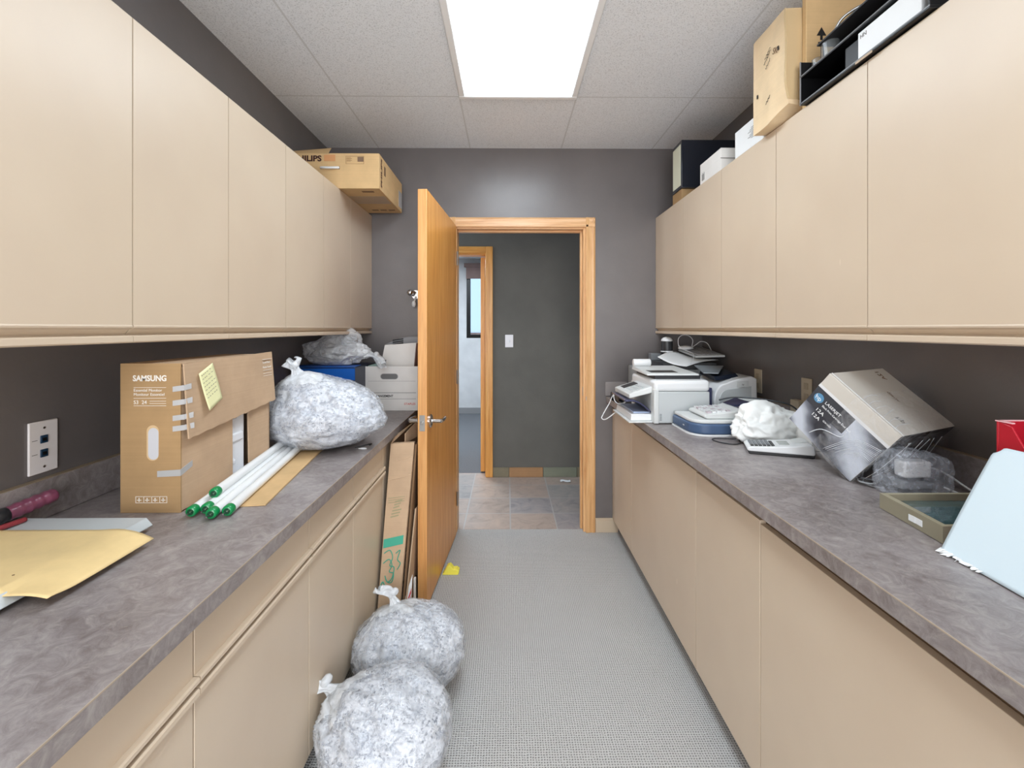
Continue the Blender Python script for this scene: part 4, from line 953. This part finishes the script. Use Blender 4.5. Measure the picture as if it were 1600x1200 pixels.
B(t).ball((1.125, 2.93, 1.240), (.048, .034, .017), 3, lambda d: 1 if d.z > -.3 else .8).build('shell', WHITE, t, smooth=True)
B(t).tube([(1.09, 2.93, 1.238), (1.075, 2.92, 1.26), (1.075, 2.92, 1.30), (1.10, 2.92, 1.322), (1.14, 2.92, 1.318), (1.165, 2.92, 1.29), (1.165, 2.93, 1.25), (1.19, 2.93, 1.262), (1.22, 2.93, 1.282), (1.255, 2.92, 1.272), (1.27, 2.90, 1.235), (1.265, 2.88, 1.222)], .0022, 8).build('cable', WHITE, t, smooth=True)
B(t).tube([(1.075, 2.92, 1.26), (1.09, 2.88, 1.235), (1.115, 2.80, 1.215), (1.10, 2.74, 1.20), (1.075, 2.70, 1.178), (1.05, 2.66, 1.162)], .002, 8).build('cable', WHITE, t, smooth=True)
t = thing('speaker', 'small round black speaker with silver cap in the far right corner', 'speaker', (1.022, 2.98, 1.165))
B(t).lathe([(0, .036), (.3, .034), (.34, .037), (.36, .037)], (1.022, 2.98, 1.161), (1.022, 2.98, 1.31), 28).build('base', BLACK, t, smooth='auto')
B(t).lathe([(0, .038), (1, .038)], (1.022, 2.98, 1.214), (1.022, 2.98, 1.221), 28).build('ring', WHITE, t, smooth='auto')
B(t).lathe([(0, .036), (.5, .0375), (1, .036)], (1.022, 2.98, 1.221), (1.022, 2.98, 1.283), 28).build('grille', DGREY, t, smooth='auto')
B(t).lathe([(0, .0365), (.35, .034), (.7, .026), (.92, .012), (1, .001)], (1.022, 2.98, 1.283), (1.022, 2.98, 1.312), 28).build('cap', WHITE, t, smooth='auto')
tag(B(o=(.95, 2.98, 1.124)).box(.915, .975, 2.96, 3.02, 1.1605, 1.205).build('power_adapter', MGREY, bevel=.004), 'small grey power adapter beside the round black speaker', 'power adapter')
tag(B(o=(.86, 2.74, 1.13)).hexa([(.84, 2.73, 1.123), (.93, 2.73, 1.123), (.93, 2.80, 1.123), (.84, 2.80, 1.123), (.85, 2.74, 1.172), (.92, 2.74, 1.160), (.92, 2.79, 1.160), (.85, 2.79, 1.172)]).build('cable_bundle', DGREY, bevel=.006), 'dark coiled adapter between the white paper roll and the curled sheets', 'adapter')
# white cables hanging over the counter end
tag(B(o=(.62, 2.7, RZ)).tube([(.70, 2.60, 1.00), (.655, 2.62, 1.02), (.61, 2.66, .99), (.585, 2.68, .93), (.548, 2.66, .875), (.535, 2.64, .855), (.55, 2.60, .857), (.60, 2.58, .90), (.645, 2.56, .955), (.655, 2.56, .975)], .0028, 8).build('white_cable', WHITE, smooth=True), 'white cable drooping in a loop over the end of the right counter', 'cable')
tag(B(o=(.64, 2.62, RZ)).tube([(.60, 2.60, .96), (.60, 2.62, .99), (.63, 2.64, 1.0), (.665, 2.62, .985), (.66, 2.60, .955), (.62, 2.59, .945)], .0026, 8, closed=True).build('white_cable', WHITE, smooth=True), 'small coil of white cable at the printer panel', 'cable')
tag(B(o=(.66, 2.85, RZ)).box(.664, .70, 2.78, 3.0, RZ, .955).box(.664, .76, 2.70, 3.0, RZ, .93).build('power_strip', BLACK, bevel=.004), 'black power strip at the far end of the right counter', 'power strip')
tag(B(o=(.72, YF, .93)).box(.655, .80, YF-.006, YF, .912, 1.006).build('blank_plate', mat('plate_painted_grey', (140, 134, 132), .4), bevel=.002), 'grey painted blank wall plate on the far wall beside the printer', 'wall plate')
# --- flatbed scanner
t = thing('flatbed_scanner', 'blue and white flatbed scanner on the right counter', 'scanner', (.93, 2.07, RZ))
def rr_poly(off): 
    o_ = off; return [(.778+o_, 2.20-o_), (.778+o_, 2.035), (.783+o_, 2.005), (.800+o_*.8, 1.975+o_*.8), (.825, 1.958+o_), (.860, 1.953+o_), (1.10-o_, 1.953+o_), (1.10-o_, 2.20-o_)]
B(t).prism(rr_poly(0), 'z', RZ, RZ+.008).build('base_plate', WHITE, t, bevel=.001)
B(t).prism(rr_poly(.002), 'z', RZ+.008, RZ+.052).build('body', NAVY, t, bevel=.008, seg=3)
B(t).prism(rr_poly(.009), 'z', RZ+.0525, RZ+.068).build('lid', OFFW, t, bevel=.005, seg=3)
text(t, 'scan', (.7775, 2.06, RZ+.03), (0, -1, 0), (0, 0, 1), .010, PAPER)
# --- printing calculator on the scanner
sz = RZ+.0685
t = thing('printing_calculator', 'off-white printing calculator resting on the blue scanner', 'calculator', (.98, 2.06, sz))
def wedge(b, x0, x1, y0, y1, hs, z0):
    P = [(x0+.012, z0), (x0, z0+.010)]+[(x0+(x1-x0)*u, z0+h) for u, h in hs]+[(x1, z0)]
    b.prism(P, 'y', y0, y1)
b = B(t); wedge(b, .842, 1.150, 1.985, 2.165, [(.02, .020), (.42, .032), (.50, .040), (.72, .066), (.98, .066)], sz); b.build('case', OFFW, t, bevel=.005, seg=3)
b = B(t)
for i in range(5):
    for j in range(6):
        x = .862+.021*i; y = 2.0+.026*j; z = sz+.0225+.0012*i; b = B(t); b.box(x, x+.016, y, y+.018, z, z+.008); b.build('key', WHITE if (i+j) % 4 else mat('key_lilac', (196, 186, 192), .5), t)
b = B(t); b.hexa([(1.000, 2.0, sz+.0425), (1.058, 2.0, sz+.0645), (1.058, 2.15, sz+.0645), (1.000, 2.15, sz+.0425), (.998, 2.0, sz+.046), (1.056, 2.0, sz+.068), (1.056, 2.15, sz+.068), (.998, 2.15, sz+.046)]); b.build('display_window', mat('window_indigo', (52, 56, 86), .1, coat=.5), t)
tag(B(o=(1.1, 2.0, 1.05)).tube([(.99, 2.17, 1.03), (1.02, 2.10, 1.052), (1.08, 2.03, 1.058), (1.16, 1.99, 1.05), (1.22, 1.98, 1.03), (1.265, 1.97, .98), (1.28, 1.95, .93)], .0035, 8).build('black_cable', mat('grey_cable', (70, 74, 78), .4), smooth=True), 'dark cable draped over the printing calculator', 'cable')
# --- white crumpled bag
bag('plastic_bag', 'crumpled white plastic bag between the calculators on the right counter', 'plastic bag', (1.045, 1.872, .963), (.104, .062, .066), (.5, .4, .77), RZ, 21, .020, (mat('white_bag_film', (232, 234, 232), .4), None), 5, strips=0, inner=False, amps=(.22, .16, .03), pleat=.04, neck=False,
    lobes=(((-.35, 0, 1), .42, .5), ((.6, -.2, .5), .18, .4), ((-.9, -.3, -.4), .14, .4), ((.9, -.2, -.5), .3, .4)))
tag(B(o=(.9, 1.9, RZ)).tube([(.955, 1.90, RZ+.012), (.93, 1.905, RZ+.004), (.865, 1.915, RZ+.003), (.838, 1.90, RZ+.003), (.845, 1.855, RZ+.003), (.88, 1.82, RZ+.003), (.915, 1.83, RZ+.003), (.935, 1.87, RZ+.006), (.945, 1.90, RZ+.016)], .0022, 8).build('thin_cable', DGREY, smooth=True), 'thin dark cable looped on the right counter in front of the scanner', 'cable')
# --- desk calculator in front
t = thing('desk_calculator', 'white desk calculator with a black underside at the front of the crumpled white bag', 'calculator', (.874, 1.692, RZ), R(-20.5))
P = [(.006, .010), (0, .016), (.010, .026), (.09, .032), (.15, .038), (.200, .046), (.214, .040), (.216, .016), (.214, .010)]
B(o=L0).prism(P, 'y', 0, .120).build('case', WHITE, t, bevel=.004, seg=3)
B(o=L0).prism([(.008, 0), (.003, .0105), (.2165, .0165), (.214, 0)], 'y', .002, .118).build('base', BLACK, t, bevel=.002)
for i in range(6):
    for j in range(6):
        x = .014+.0135*i; y = .014+.0155*j; z = .0262+.0008*i
        if i == 5 and j == 5: continue
        B(o=L0).box(x, x+.0102, y, y+.0105, z, z+.005).build('key', BLACK if (i == 5 or j == 0) else MGREY, t)
B(o=L0).hexa([(.108, .03, .0345), (.142, .03, .0372), (.142, .088, .0372), (.108, .088, .0345), (.108, .03, .0365), (.142, .03, .0392), (.142, .088, .0392), (.108, .088, .0365)]).build('display', mat('lcd_grey', (176, 182, 178), .2, coat=.4), t, bevel=.001)
B(o=L0).prism([(.155, .040), (.19, .050), (.206, .046), (.206, .040)], 'y', .045, .112).build('printer_cover', OFFW, t, bevel=.002)
# --- toner box, wrapped in plastic, leaning
Cc = Vector((1.016, 1.374, .909))
M3 = Matrix(((-0.31236763, 0.22909573, 0.92192278), (0.70630594, -0.59297706, 0.38666539), (0.63526245, 0.77194129, 0.02341516)))
t = thing('toner_carton', 'shrink-wrapped black and silver toner carton leaning at an angle on the right counter', 'carton', Cc, mat3=M3)
U, Vv, W = .2443, .158, .272
def m_toner():
    m, n, l, p = newmat('toner_print', .22); p.inputs['Coat Weight'].default_value = .5
    tc = n.new('ShaderNodeTexCoord'); sp = n.new('ShaderNodeSeparateXYZ'); l.new(tc.outputs['Object'], sp.inputs[0])
    f = nz(n, l, tc.outputs['Object'], 6, 3)
    # printed artwork: silver sheen with dark smoke, dark header beside the top strip
    a = mth(n, l, 'SINE', mth(n, l, 'ADD', mth(n, l, 'MULTIPLY', sp.outputs[0], 24), mth(n, l, 'MULTIPLY_ADD', sp.outputs[1], -30, mth(n, l, 'MULTIPLY', f, 6))))
    r = ramp(n, [(.15, (52, 54, 62)), (.5, (120, 124, 134)), (.85, (196, 202, 212))]); l.new(mth(n, l, 'MULTIPLY_ADD', a, .4, .5), r.inputs[0])
    k = mth(n, l, 'GREATER_THAN', mth(n, l, 'ADD', sp.outputs[1], mth(n, l, 'MULTIPLY', f, .01)), .098)
    k2 = mth(n, l, 'MULTIPLY', k, mth(n, l, 'GREATER_THAN', sp.outputs[0], .105))
    l.new(mixc(n, l, k2, r.outputs[0], rgb(62, 64, 70)), p.inputs['Base Color'])
    return m
SIDE = mat('carton_stone', (202, 196, 186), .4, coat=.4); GLOSS = mat('gloss_charcoal', (70, 68, 66), .15, coat=.6)
b = B(o=L0); b.box(0, U, 0, Vv+.053, .0015, W); o = b.build('carton_body', [SIDE, GLOSS], t, bevel=.0015)
for p in o.data.polygons:
    if p.normal.x < -.9 or p.normal.y < -.9: p.material_index = 1
B(o=L0).box(.001, U-.001, .001, Vv, 0, .0016).build('front_print', m_toner(), t, label='black and silver printed front face')
b = B(o=L0); b.prism([(Vv, -.0005), (Vv+.0545, .012), (Vv+.0545, .014), (Vv, .0025)], 'x', 0, U); b.build('top_strip', mat('strip_silver', (206, 206, 206), .3, coat=.3), t)
def ft(s_, x, y, size, m, width=None, nm='printed_lettering'): return text(t, s_, (x, y, -.0004), (-1, 0, 0), (0, 1, 0), size, m, nm, off=L0, width=width)
b = B(o=L0); b.cyl((.218, .128, -.0002), (.218, .128, -.0012), .0155, n=32); b.build('logo_disc', mat('logo_blue', (92, 142, 178), .3), t)
text(t, 'hp', (.228, .122, -.0016), (-1, 0, 0), (.25, 1, 0), .021, PAPER, 'logo_lettering', off=L0)
ft('LASERJET', .196, .128, .013, PAPER, .056); ft('Black Print Cartridge Dual Pack', .196, .114, .009, PAPER, .105)
ft('12A', .205, .091, .016, PAPER, .027); ft('12A', .205, .070, .016, PAPER, .027)
ft('Q2612AD', .166, .080, .007, PAPER)
yz = Vv+.0532
def tt(s_, x, z, size, m): return text(t, s_, (x, yz+.0006, z), (-1, 0, 0), (0, 0, -1), size, m, 'printed_lettering', off=L0)
tt('12A', .235, .225, .024, BROWNINK); tt('hp', .060, .075, .024, GREYINK); tt('Q2612A', .15, .16, .012, BROWNINK)
# wrinkled shrink wrap over the lower end
b = B(o=L0)
def wrap(a0, a1, f): b.grid(26, 26, f)
def wn(x, y, z, q): 
    v = Vector((x, y, z)); return (1-abs(noise.noise(Vector((x*14+y*9, y*24-x*6, z*20+q)))) * 2)*.0035+.001
b.grid(26, 30, lambda u, v: (-.006+.150*u, -.004+.222*v, -.0025-wn(.15*u, .22*v, 0, 1)*(1-u*.5)))
b.grid(26, 30, lambda u, v: (-.006+.150*u, .2165+wn(.15*u, .3*v, 0, 4)*(1-u*.6), -.002+.276*v))
b.grid(30, 30, lambda u, v: (-.006-wn(.1, .22*u, .27*v, 7)*2.4-.012*math.sin(u*math.pi), -.003+.220*u, -.002+.276*v))
b.build('shrink_wrap', m_film('shrink_film', .0, .20, (240, 242, 244), 18), t, smooth=True)
b = B(o=L0); rn = random.Random(9)  # pale tubes: wrap creases and seam, with their streak highlights put in
for k in range(11):
    y0_ = .10+.006*k; x1_ = .03+.012*k; b.tube([(.004, y0_*.9, -.0045), (.03+.004*k, y0_-.01-.004*k, -.0055), (.05+.006*k, .075-.006*k+rn.uniform(-.01, .01), -.005)], rn.uniform(.0003, .0008), 5)
for k in range(6):
    x_ = .02+.022*k; b.tube([(x_, .208, .002), (x_+.012, .2135, .03+.01*(k % 3)), (x_+.03*rn.random(), .2155, .07+.02*rn.random())], .0007, 5)
for k in range(6):
    z_ = .03+.04*k; b.tube([(-.010, .02, z_), (-.020, .09, z_+.02*rn.uniform(-1, 1)), (-.012, .19, z_+.03*rn.uniform(-1, 1))], .0009, 5)
b.tube([(.17, .02, -.003), (.15, .06, -.004), (.10, .085, -.004), (.098, .11, -.003)], .0014, 6); b.build('wrap_seam_glints', FILM3, t, smooth=True)
# white cartons the toner box leans on (seen behind it)
tag(B(o=(1.2, 1.72, RZ)).box(1.13, 1.285, 1.72, 1.83, RZ, 1.035).build('small_carton', BOXW, bevel=.002), 'small white carton wedged behind the toner carton on the right counter', 'carton')
tag(B(o=(1.2, 1.9, 1.0)).tube([(1.25, 1.98, .94), (1.245, 1.95, 1.0), (1.24, 1.93, 1.045), (1.265, 1.93, 1.035), (1.275, 1.92, 1.045)], .003, 8).build('cord', WHITE, smooth=True), 'bent white cord end sticking up near the right backsplash', 'cord')
# --- wall outlets
def outlet(y0, y1, z0, z1, label, detail=True):
    t = thing('wall_outlet', label, 'outlet', (XR, (y0+y1)/2, z0))
    B(t).box(XR-.006, XR, y0, y1, z0, z1).build('wall_plate', BEIGEP, t, bevel=.0025)
    for k in (.3, .7): B(t).box(XR-.008, XR-.0055, (y0+y1)/2-.014, (y0+y1)/2+.014, z0+(z1-z0)*k-.014, z0+(z1-z0)*k+.014).build('socket', mat('beige_socket', (180, 168, 146), .4), t, bevel=.001)
    return t
outlet(2.382, 2.452, 1.03, 1.152, 'beige wall outlet behind the white laser printer')
outlet(1.988, 2.058, 1.03, 1.147, 'beige wall outlet above the toner carton corner')
t = thing('wall_outlet', 'low beige wall plate left of the toner carton, half hidden', 'outlet', (XR, 2.06, .97)); B(t).box(XR-.03, XR, 2.04, 2.10, .975, 1.045).build('adapter_body', BEIGEP, t, bevel=.004)
# --- bubble bag with adapter
t = thing('bubble_bag', 'clear bubble bag holding a white adapter on the right counter', 'plastic bag', (1.15, 1.30, RZ))
cx, cy, cz = 1.125, 1.285, .962
def fb(d):
    n1 = 1-abs(noise.noise(d*3+Vector((9, 1, 4))))*2; n2 = 1-abs(noise.noise(d*7+Vector((3, 3, 1))))*2
    q = (abs(d.x)**4+abs(d.y)**4+abs(d.z)**4)**-.25
    p = Vector((cx+d.x*.082*q*(1+.08*n1+.04*n2), cy+d.y*.050*q*(1+.12*n1), cz+d.z*.062*q*(1+.10*n1+.05*n2)*(1-.25*d.x)))
    if p.z < RZ+.003: p.z = RZ+.003
    return p
b = B(t); b.ball((0,0,0), (1,1,1), 5, fb); b.build('bag_film', m_film('bubble_film', .08, .42, (222, 228, 238), 30), t, smooth=True)
ta = thing('power_adapter', 'white adapter with a dark end inside the clear bubble bag', 'adapter', (1.12, 1.28, RZ+.02))
B(ta).box(1.085, 1.160, 1.262, 1.300, .955, 1.000).build('adapter_body', WHITE, ta, bevel=.005)
B(ta).box(1.08, 1.165, 1.262, 1.305, RZ+.015, .945).build('adapter_plug', MGREY, ta, bevel=.006)
CG = mat('cable_grey', (150, 152, 154), .4)
tag(B(o=(1.1, 1.36, RZ)).tube([(1.12, 1.42, RZ+.01), (1.08, 1.40, RZ+.006), (1.045, 1.355, RZ+.004), (1.06, 1.315, RZ+.004), (1.095, 1.335, RZ+.004), (1.085, 1.38, RZ+.006), (1.05, 1.385, RZ+.01), (1.03, 1.35, RZ+.01), (1.05, 1.325, RZ+.012), (1.09, 1.345, RZ+.02)], .0026, 8).build('grey_cable', CG, smooth=True), 'looped grey cable between the toner carton and the bubble bag', 'cable')
tag(B(o=(1.23, 1.2, RZ)).tube([(1.16, 1.285, RZ+.01), (1.20, 1.235, RZ+.004), (1.235, 1.20, RZ+.004), (1.26, 1.18, RZ+.03), (1.262, 1.165, RZ+.09), (1.268, 1.14, RZ+.128), (1.27, 1.10, RZ+.125)], .0030, 8).build('grey_cable', CG, smooth=True), 'thick grey cable rising along the backsplash toward the red trays', 'cable')
tag(B(o=(1.24, 1.25, RZ)).tube([(1.23, 1.38, RZ+.05), (1.25, 1.33, RZ+.045), (1.262, 1.27, RZ+.02), (1.262, 1.22, RZ+.004), (1.235, 1.225, RZ+.004), (1.20, 1.27, RZ+.02)], .0028, 8).build('white_cable', WHITE, smooth=True), 'thin white cable behind the bubble bag', 'cable')
t = thing('cable_plug', 'small black and white plug by the backsplash next to the pale blue folder', 'plug', (1.25, 1.15, 1.0))
B(t).box(1.225, 1.262, 1.118, 1.136, .99, 1.018).build('plug_body', BLACK, t, bevel=.003); B(t).box(1.212, 1.268, 1.114, 1.14, 1.018, 1.030).build('plug_cap', WHITE, t, bevel=.003)
B(t).tube([(1.245, 1.127, .99), (1.248, 1.13, .95), (1.25, 1.14, RZ+.003)], .003, 8).build('cable', BLACK, t, smooth=True)
# --- framed tray / picture lying flat
t = thing('picture_frame', 'olive framed picture under glass lying on the right counter', 'picture frame', (1.05, 1.08, RZ), R(0))
OL = mat('olive_frame', (146, 139, 118), .4, var=.03); OLS = mat('olive_frame_rim', (160, 153, 128), .35)
q = [Vector((.922, .978, 0)), Vector((1.175, .988, 0)), Vector((1.205, 1.178, 0)), Vector((.948, 1.178, 0))]
b = B(t)
def inset(d):
    c_ = sum(q, Vector())/4; return [p+(c_-p).normalized()*d for p in q]
i1 = inset(.017)
o0 = [b.V(p+Vector((0,0,RZ+.001))) for p in q]; o1 = [b.V(p+Vector((0,0,RZ+.038))) for p in q]; a1 = [b.V(p+Vector((0,0,RZ+.038))) for p in i1]; a0 = [b.V(p+Vector((0,0,RZ+.012))) for p in i1]
for k in range(4):
    j = (k+1) % 4; b.face([o0[k], o0[j], o1[j], o1[k]]); b.face([o1[k], o1[j], a1[j], a1[k]], 1); b.face([a1[k], a1[j], a0[j], a0[k]])
b.face(o0[::-1]); b.build('frame', [OL, OLS], t)
m, n, l, p = newmat('picture_print', .06); p.inputs['Coat Weight'].default_value = 1
v = texmap(n, l, (1, 5, 1)); f = nz(n, l, v, 9, 6, .6, 1.5); r = ramp(n, [(.3, (38, 62, 62)), (.5, (72, 100, 102)), (.62, (100, 126, 130)), (.75, (150, 166, 170))]); l.new(f, r.inputs[0]); l.new(r.outputs[0], p.inputs['Base Color'])
b = B(t); b.face([b.V(p_+Vector((0,0,RZ+.022))) for p_ in inset(.0165)]); b.build('glazed_picture', m, t, label='dark teal picture under glass')
B(t).hexa([(.9305, 1.055, RZ+.012), (.9325, 1.075, RZ+.012), (.9335, 1.075, RZ+.012), (.9315, 1.055, RZ+.012)]+[(.930, 1.055, RZ+.012)]*0+[(.9305, 1.055, RZ+.026), (.9325, 1.075, RZ+.026), (.9335, 1.075, RZ+.026), (.9315, 1.055, RZ+.026)]).build('label_sticker', PAPER, t)
B(t).hexa([(.9285, 1.035, RZ+.012), (.9365, 1.085, RZ+.012), (.9375, 1.085, RZ+.012), (.9295, 1.035, RZ+.012), (.9285, 1.035, RZ+.026), (.9365, 1.085, RZ+.026), (.9375, 1.085, RZ+.026), (.9295, 1.035, RZ+.026)]).build('label_sticker', PAPER, t)
# --- pale blue folder leaning on the red trays
t = thing('folder', 'pale blue folder leaning steeply on the red letter trays at the right edge', 'folder', (.95, .80, RZ))
def ff(u, v):   # u along the counter towards the viewer, v up the slope
    y = .948-.30*u; s_ = v*.243; x = .889-.028*u+.478*s_; z = RZ+.002+.878*s_+.004*math.sin(u*3)*v
    x += .010*math.sin(v*math.pi)*(.4+u)*-.5
    return Vector((x, y, z))
def ffr(u, v):   # rounded far top corner
    p = ff(u, v)
    if u < .06 and v > .93:
        k = ((.06-u)/.06)*((v-.93)/.07); p += Vector((-.004, -.010, -.010))*k
    return p
b = B(t); b.grid(40, 34, ffr); b.build('cover', CYAN, t, smooth=True, solid=.0016)
b = B(t); b.grid(30, 20, lambda u, v: ff(.02+.96*u, .02+.93*v)+Vector((.006, 0, -.004))); b.build('inner_sheets', PAPER, t, smooth=True, solid=.003)
rn = random.Random(11); b = B(t)
for k in range(15):
    f_ = k/15; y0 = .950-.095*f_**1.2; x0 = .886-.009*f_; w_ = rn.uniform(.004, .020); h = rn.uniform(.001, .013)*(1-.6*f_)*(1 if k % 4 else 1.5)
    ps = [(x0-h, y0-rn.uniform(-.004, .006), RZ+.0012+rn.uniform(0, .003)), (x0+.008, y0+.003, RZ+.006), (x0+.010, y0-w_, RZ+.009), (x0-h*rn.uniform(.1, .7), y0-w_*rn.uniform(.4, 1), RZ+.0015+rn.uniform(0, .004))]
    b.face([b.V(p) for p in ps])
b.build('torn_edge', PAPER, t, solid=.0004, label='ragged torn paper along the bottom edge')
# --- red letter trays
t = thing('letter_tray', 'stack of red plastic letter trays behind the pale blue folder', 'letter tray', (1.15, .81, RZ))
X0, X1, Y0, Y1 = 1.022, 1.284, .64, .965
for k in range(3):
    z0 = RZ+.001+.0885*k; h = .082 if k < 2 else .086
    b = B(t); b.box(X0, X1, Y0, Y1, z0, z0+.004); b.box(X0, X1, Y1-.005, Y1, z0+.004, z0+h); b.box(X0, X1, Y0, Y0+.005, z0+.004, z0+h)
    b.box(X1-.005, X1, Y0+.005, Y1-.005, z0+.004, z0+h)
    # front lip with a sloping cut-away
    b.prism([(Y1-.005, z0+.004), (Y1-.005, z0+h), (Y1-.030, z0+h-.006), (Y1-.060, z0+.030), (Y0+.05, z0+.030), (Y0+.03, z0+h-.006), (Y0+.005, z0+h), (Y0+.005, z0+.004)], 'x', X0, X0+.005)
    for j in range(9): b.box(X1-.012, X1-.005, Y0+.03+.03*j, Y0+.036+.03*j, z0+.004, z0+h-.012)
    b.build('tray', REDP, t, bevel=.0015)
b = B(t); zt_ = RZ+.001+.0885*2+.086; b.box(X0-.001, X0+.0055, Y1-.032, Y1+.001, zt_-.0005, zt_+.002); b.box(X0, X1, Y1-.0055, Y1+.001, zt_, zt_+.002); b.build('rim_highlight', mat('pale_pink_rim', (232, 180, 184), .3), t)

# ================================================================== FLOOR BY THE DOOR
t = thing('flattened_carton', 'tall flattened carton with green print leaning between the left cabinets and the door', 'carton', (-.53, 2.15, 0))
b = B(t); b.hexa([(-.578, 2.035, .001), (-.484, 2.035, .001), (-.484, 2.062, .001), (-.578, 2.062, .001), (-.566, 2.262, .806), (-.452, 2.262, .812), (-.452, 2.288, .812), (-.566, 2.288, .806)]); b.build('outer_panel', CARDK, t, bevel=.001)
b = B(t); b.hexa([(-.566, 2.264, .806), (-.562, 2.264, .806), (-.562, 2.29, .806), (-.566, 2.29, .806), (-.556, 2.30, .835), (-.552, 2.30, .835), (-.500, 2.46, .865), (-.504, 2.46, .865)])
b.hexa([(-.506, 2.30, .80), (-.503, 2.30, .80), (-.455, 2.50, .80), (-.458, 2.50, .80), (-.506, 2.30, .846), (-.503, 2.30, .846), (-.455, 2.50, .90), (-.458, 2.50, .90)]); b.build('top_flap', CARDK, t)
dirv = Vector((0, .227, .805)).normalized(); nrm = Vector((0, -dirv.z, dirv.y))
def P0(u, v, h=.0022):   # on the carton front
    zb = .001+.805*v; x = (-.578+.012*v)+(.094+.020*v)*u; return Vector((x, 2.035+.227*v, zb))+nrm*h
TEAL = mat('teal_print', (62, 160, 134), .6)
def patch(b, u0, u1, v0, v1, sk=0): 
    A = [P0(u0, v0), P0(u1, v0+sk), P0(u1, v1+sk), P0(u0, v1)]; C = [P0(u0, v0, .0001), P0(u1, v0+sk, .0001), P0(u1, v1+sk, .0001), P0(u0, v1, .0001)]
    b.hexa(A+C)
b = B(t); patch(b, .04, .90, .445, .490, .022)
for k in range(2):
    b.tube([P0(.10, .42-.05*k), P0(.35, .435-.045*k), P0(.50, .40-.04*k), P0(.40, .36-.03*k), P0(.60, .35-.03*k), P0(.55, .30-.02*k), P0(.35, .28), P0(.22, .31)], .0022, 5)
b.tube([P0(.62, .42), P0(.80, .435), P0(.72, .39), P0(.86, .37), P0(.74, .34)], .0022, 5)
b.tube([P0(.05, .25), P0(.15, .28), P0(.25, .25), P0(.15, .22)], .0026, 5, closed=True)
patch(b, .30, .80, .10, .115, .01); b.tube([P0(.6, .16), P0(.7, .12), P0(.8, .15), P0(.9, .10)], .002, 5)
b.build('green_print', TEAL, t, smooth=False)
b = B(t)
for r_ in range(6): patch(b, .25+.03*r_, .6+.05*(r_ % 3), .60+.016*r_, .607+.016*r_, .01)
for r_ in range(3): patch(b, .1, .8, .70-.012*r_, .703-.012*r_, .012)
b.build('faded_print', mat('faded_green_print', (156, 150, 116), .7), t)
b = B(t); b.tube([P0(.02, .80), P0(.5, .812), P0(.97, .83)], .0012, 5, sub=2); b.tube([P0(.30, .905), P0(.65, .915), P0(.97, .93)], .0009, 5, sub=2); b.build('crease', mat('crease_pale', (214, 188, 158), .8), t)
def slab(lbl, pts, mm, nm='folded_cardboard', cat='cardboard'):
    b = B(o=pts[0]); b.hexa(pts); return tag(b.build(nm, mm, bevel=.0008), lbl, cat)
CORR = m_card('corrugated_edge', (128, 100, 74), .9, (3, 3, 400))
slab('thick folded cardboard panel right behind the green-printed carton', [(-.480, 2.075, .001), (-.470, 2.075, .001), (-.458, 2.62, .001), (-.468, 2.62, .001), (-.450, 2.275, .80), (-.441, 2.275, .80), (-.441, 2.70, .80), (-.450, 2.70, .80)], CORR)
slab('low kraft cardboard panel slanting up to the door edge', [(-.468, 2.062, .001), (-.462, 2.062, .001), (-.452, 2.45, .001), (-.458, 2.45, .001), (-.4445, 2.24, .50), (-.4385, 2.24, .50), (-.4385, 2.50, .46), (-.4445, 2.50, .46)], CARDK)
t = thing('paper_folder', 'white folder with red stripes slanting on the floor beside the door edge', 'folder', (-.47, 2.16, 0))
def F(u, v, h=0):
    a_ = Vector((-.494, 2.080, .045)).lerp(Vector((-.440, 2.165, .225)), v); c_ = Vector((-.482, 2.045, .004)).lerp(Vector((-.438, 2.115, .110)), v)
    return a_.lerp(c_, u)+Vector((0, -h, h*.4))
b = B(t); b.hexa([F(0,0), F(1,0), F(1,1), F(0,1), F(0,0,.003), F(1,0,.003), F(1,1,.003), F(0,1,.003)]); b.build('cover', PAPER, t)
b = B(t)
for a0, a1 in ((.42, .58), (.66, .74)): b.hexa([F(a0,.02,.0034), F(a1,.02,.0034), F(a1,.98,.0034), F(a0,.98,.0034), F(a0,.02,.0042), F(a1,.02,.0042), F(a1,.98,.0042), F(a0,.98,.0042)])
b.build('red_stripe', mat('red_print', (206, 66, 72), .5), t)
slab('black flat case standing on the floor behind the floor bag, beside the door', [(-.470, 2.26, .001), (-.405, 2.26, .001), (-.405, 2.28, .001), (-.470, 2.28, .001), (-.470, 2.26, .15), (-.440, 2.26, .16), (-.440, 2.28, .16), (-.470, 2.28, .15)], BLACK, 'black_case', 'case')
slab('narrow white board standing upright on the floor against the door edge', [(-.447, 2.225, .001), (-.4395, 2.225, .001), (-.4395, 2.246, .001), (-.447, 2.246, .001), (-.449, 2.225, .17), (-.4395, 2.225, .17), (-.4395, 2.246, .17), (-.449, 2.246, .17)], BOXW, 'white_board', 'board')
t = thing('door_wedge', 'bright yellow wedge on the carpet holding the open door', 'door wedge', (-.31, 2.60, 0))
YEL = mat('wedge_yellow', (246, 236, 92), .45)
b = B(t); b.prism([(-.362, .0), (-.272, .0), (-.268, .02), (-.282, .030), (-.300, .028), (-.318, .050), (-.335, .044), (-.352, .012)], 'y', 2.585, 2.625); b.build('wedge_body', YEL, t, bevel=.003, seg=3)
B(t).box(-.360, -.275, 2.582, 2.586, .0, .006).build('wedge_lip', YEL, t, bevel=.001)
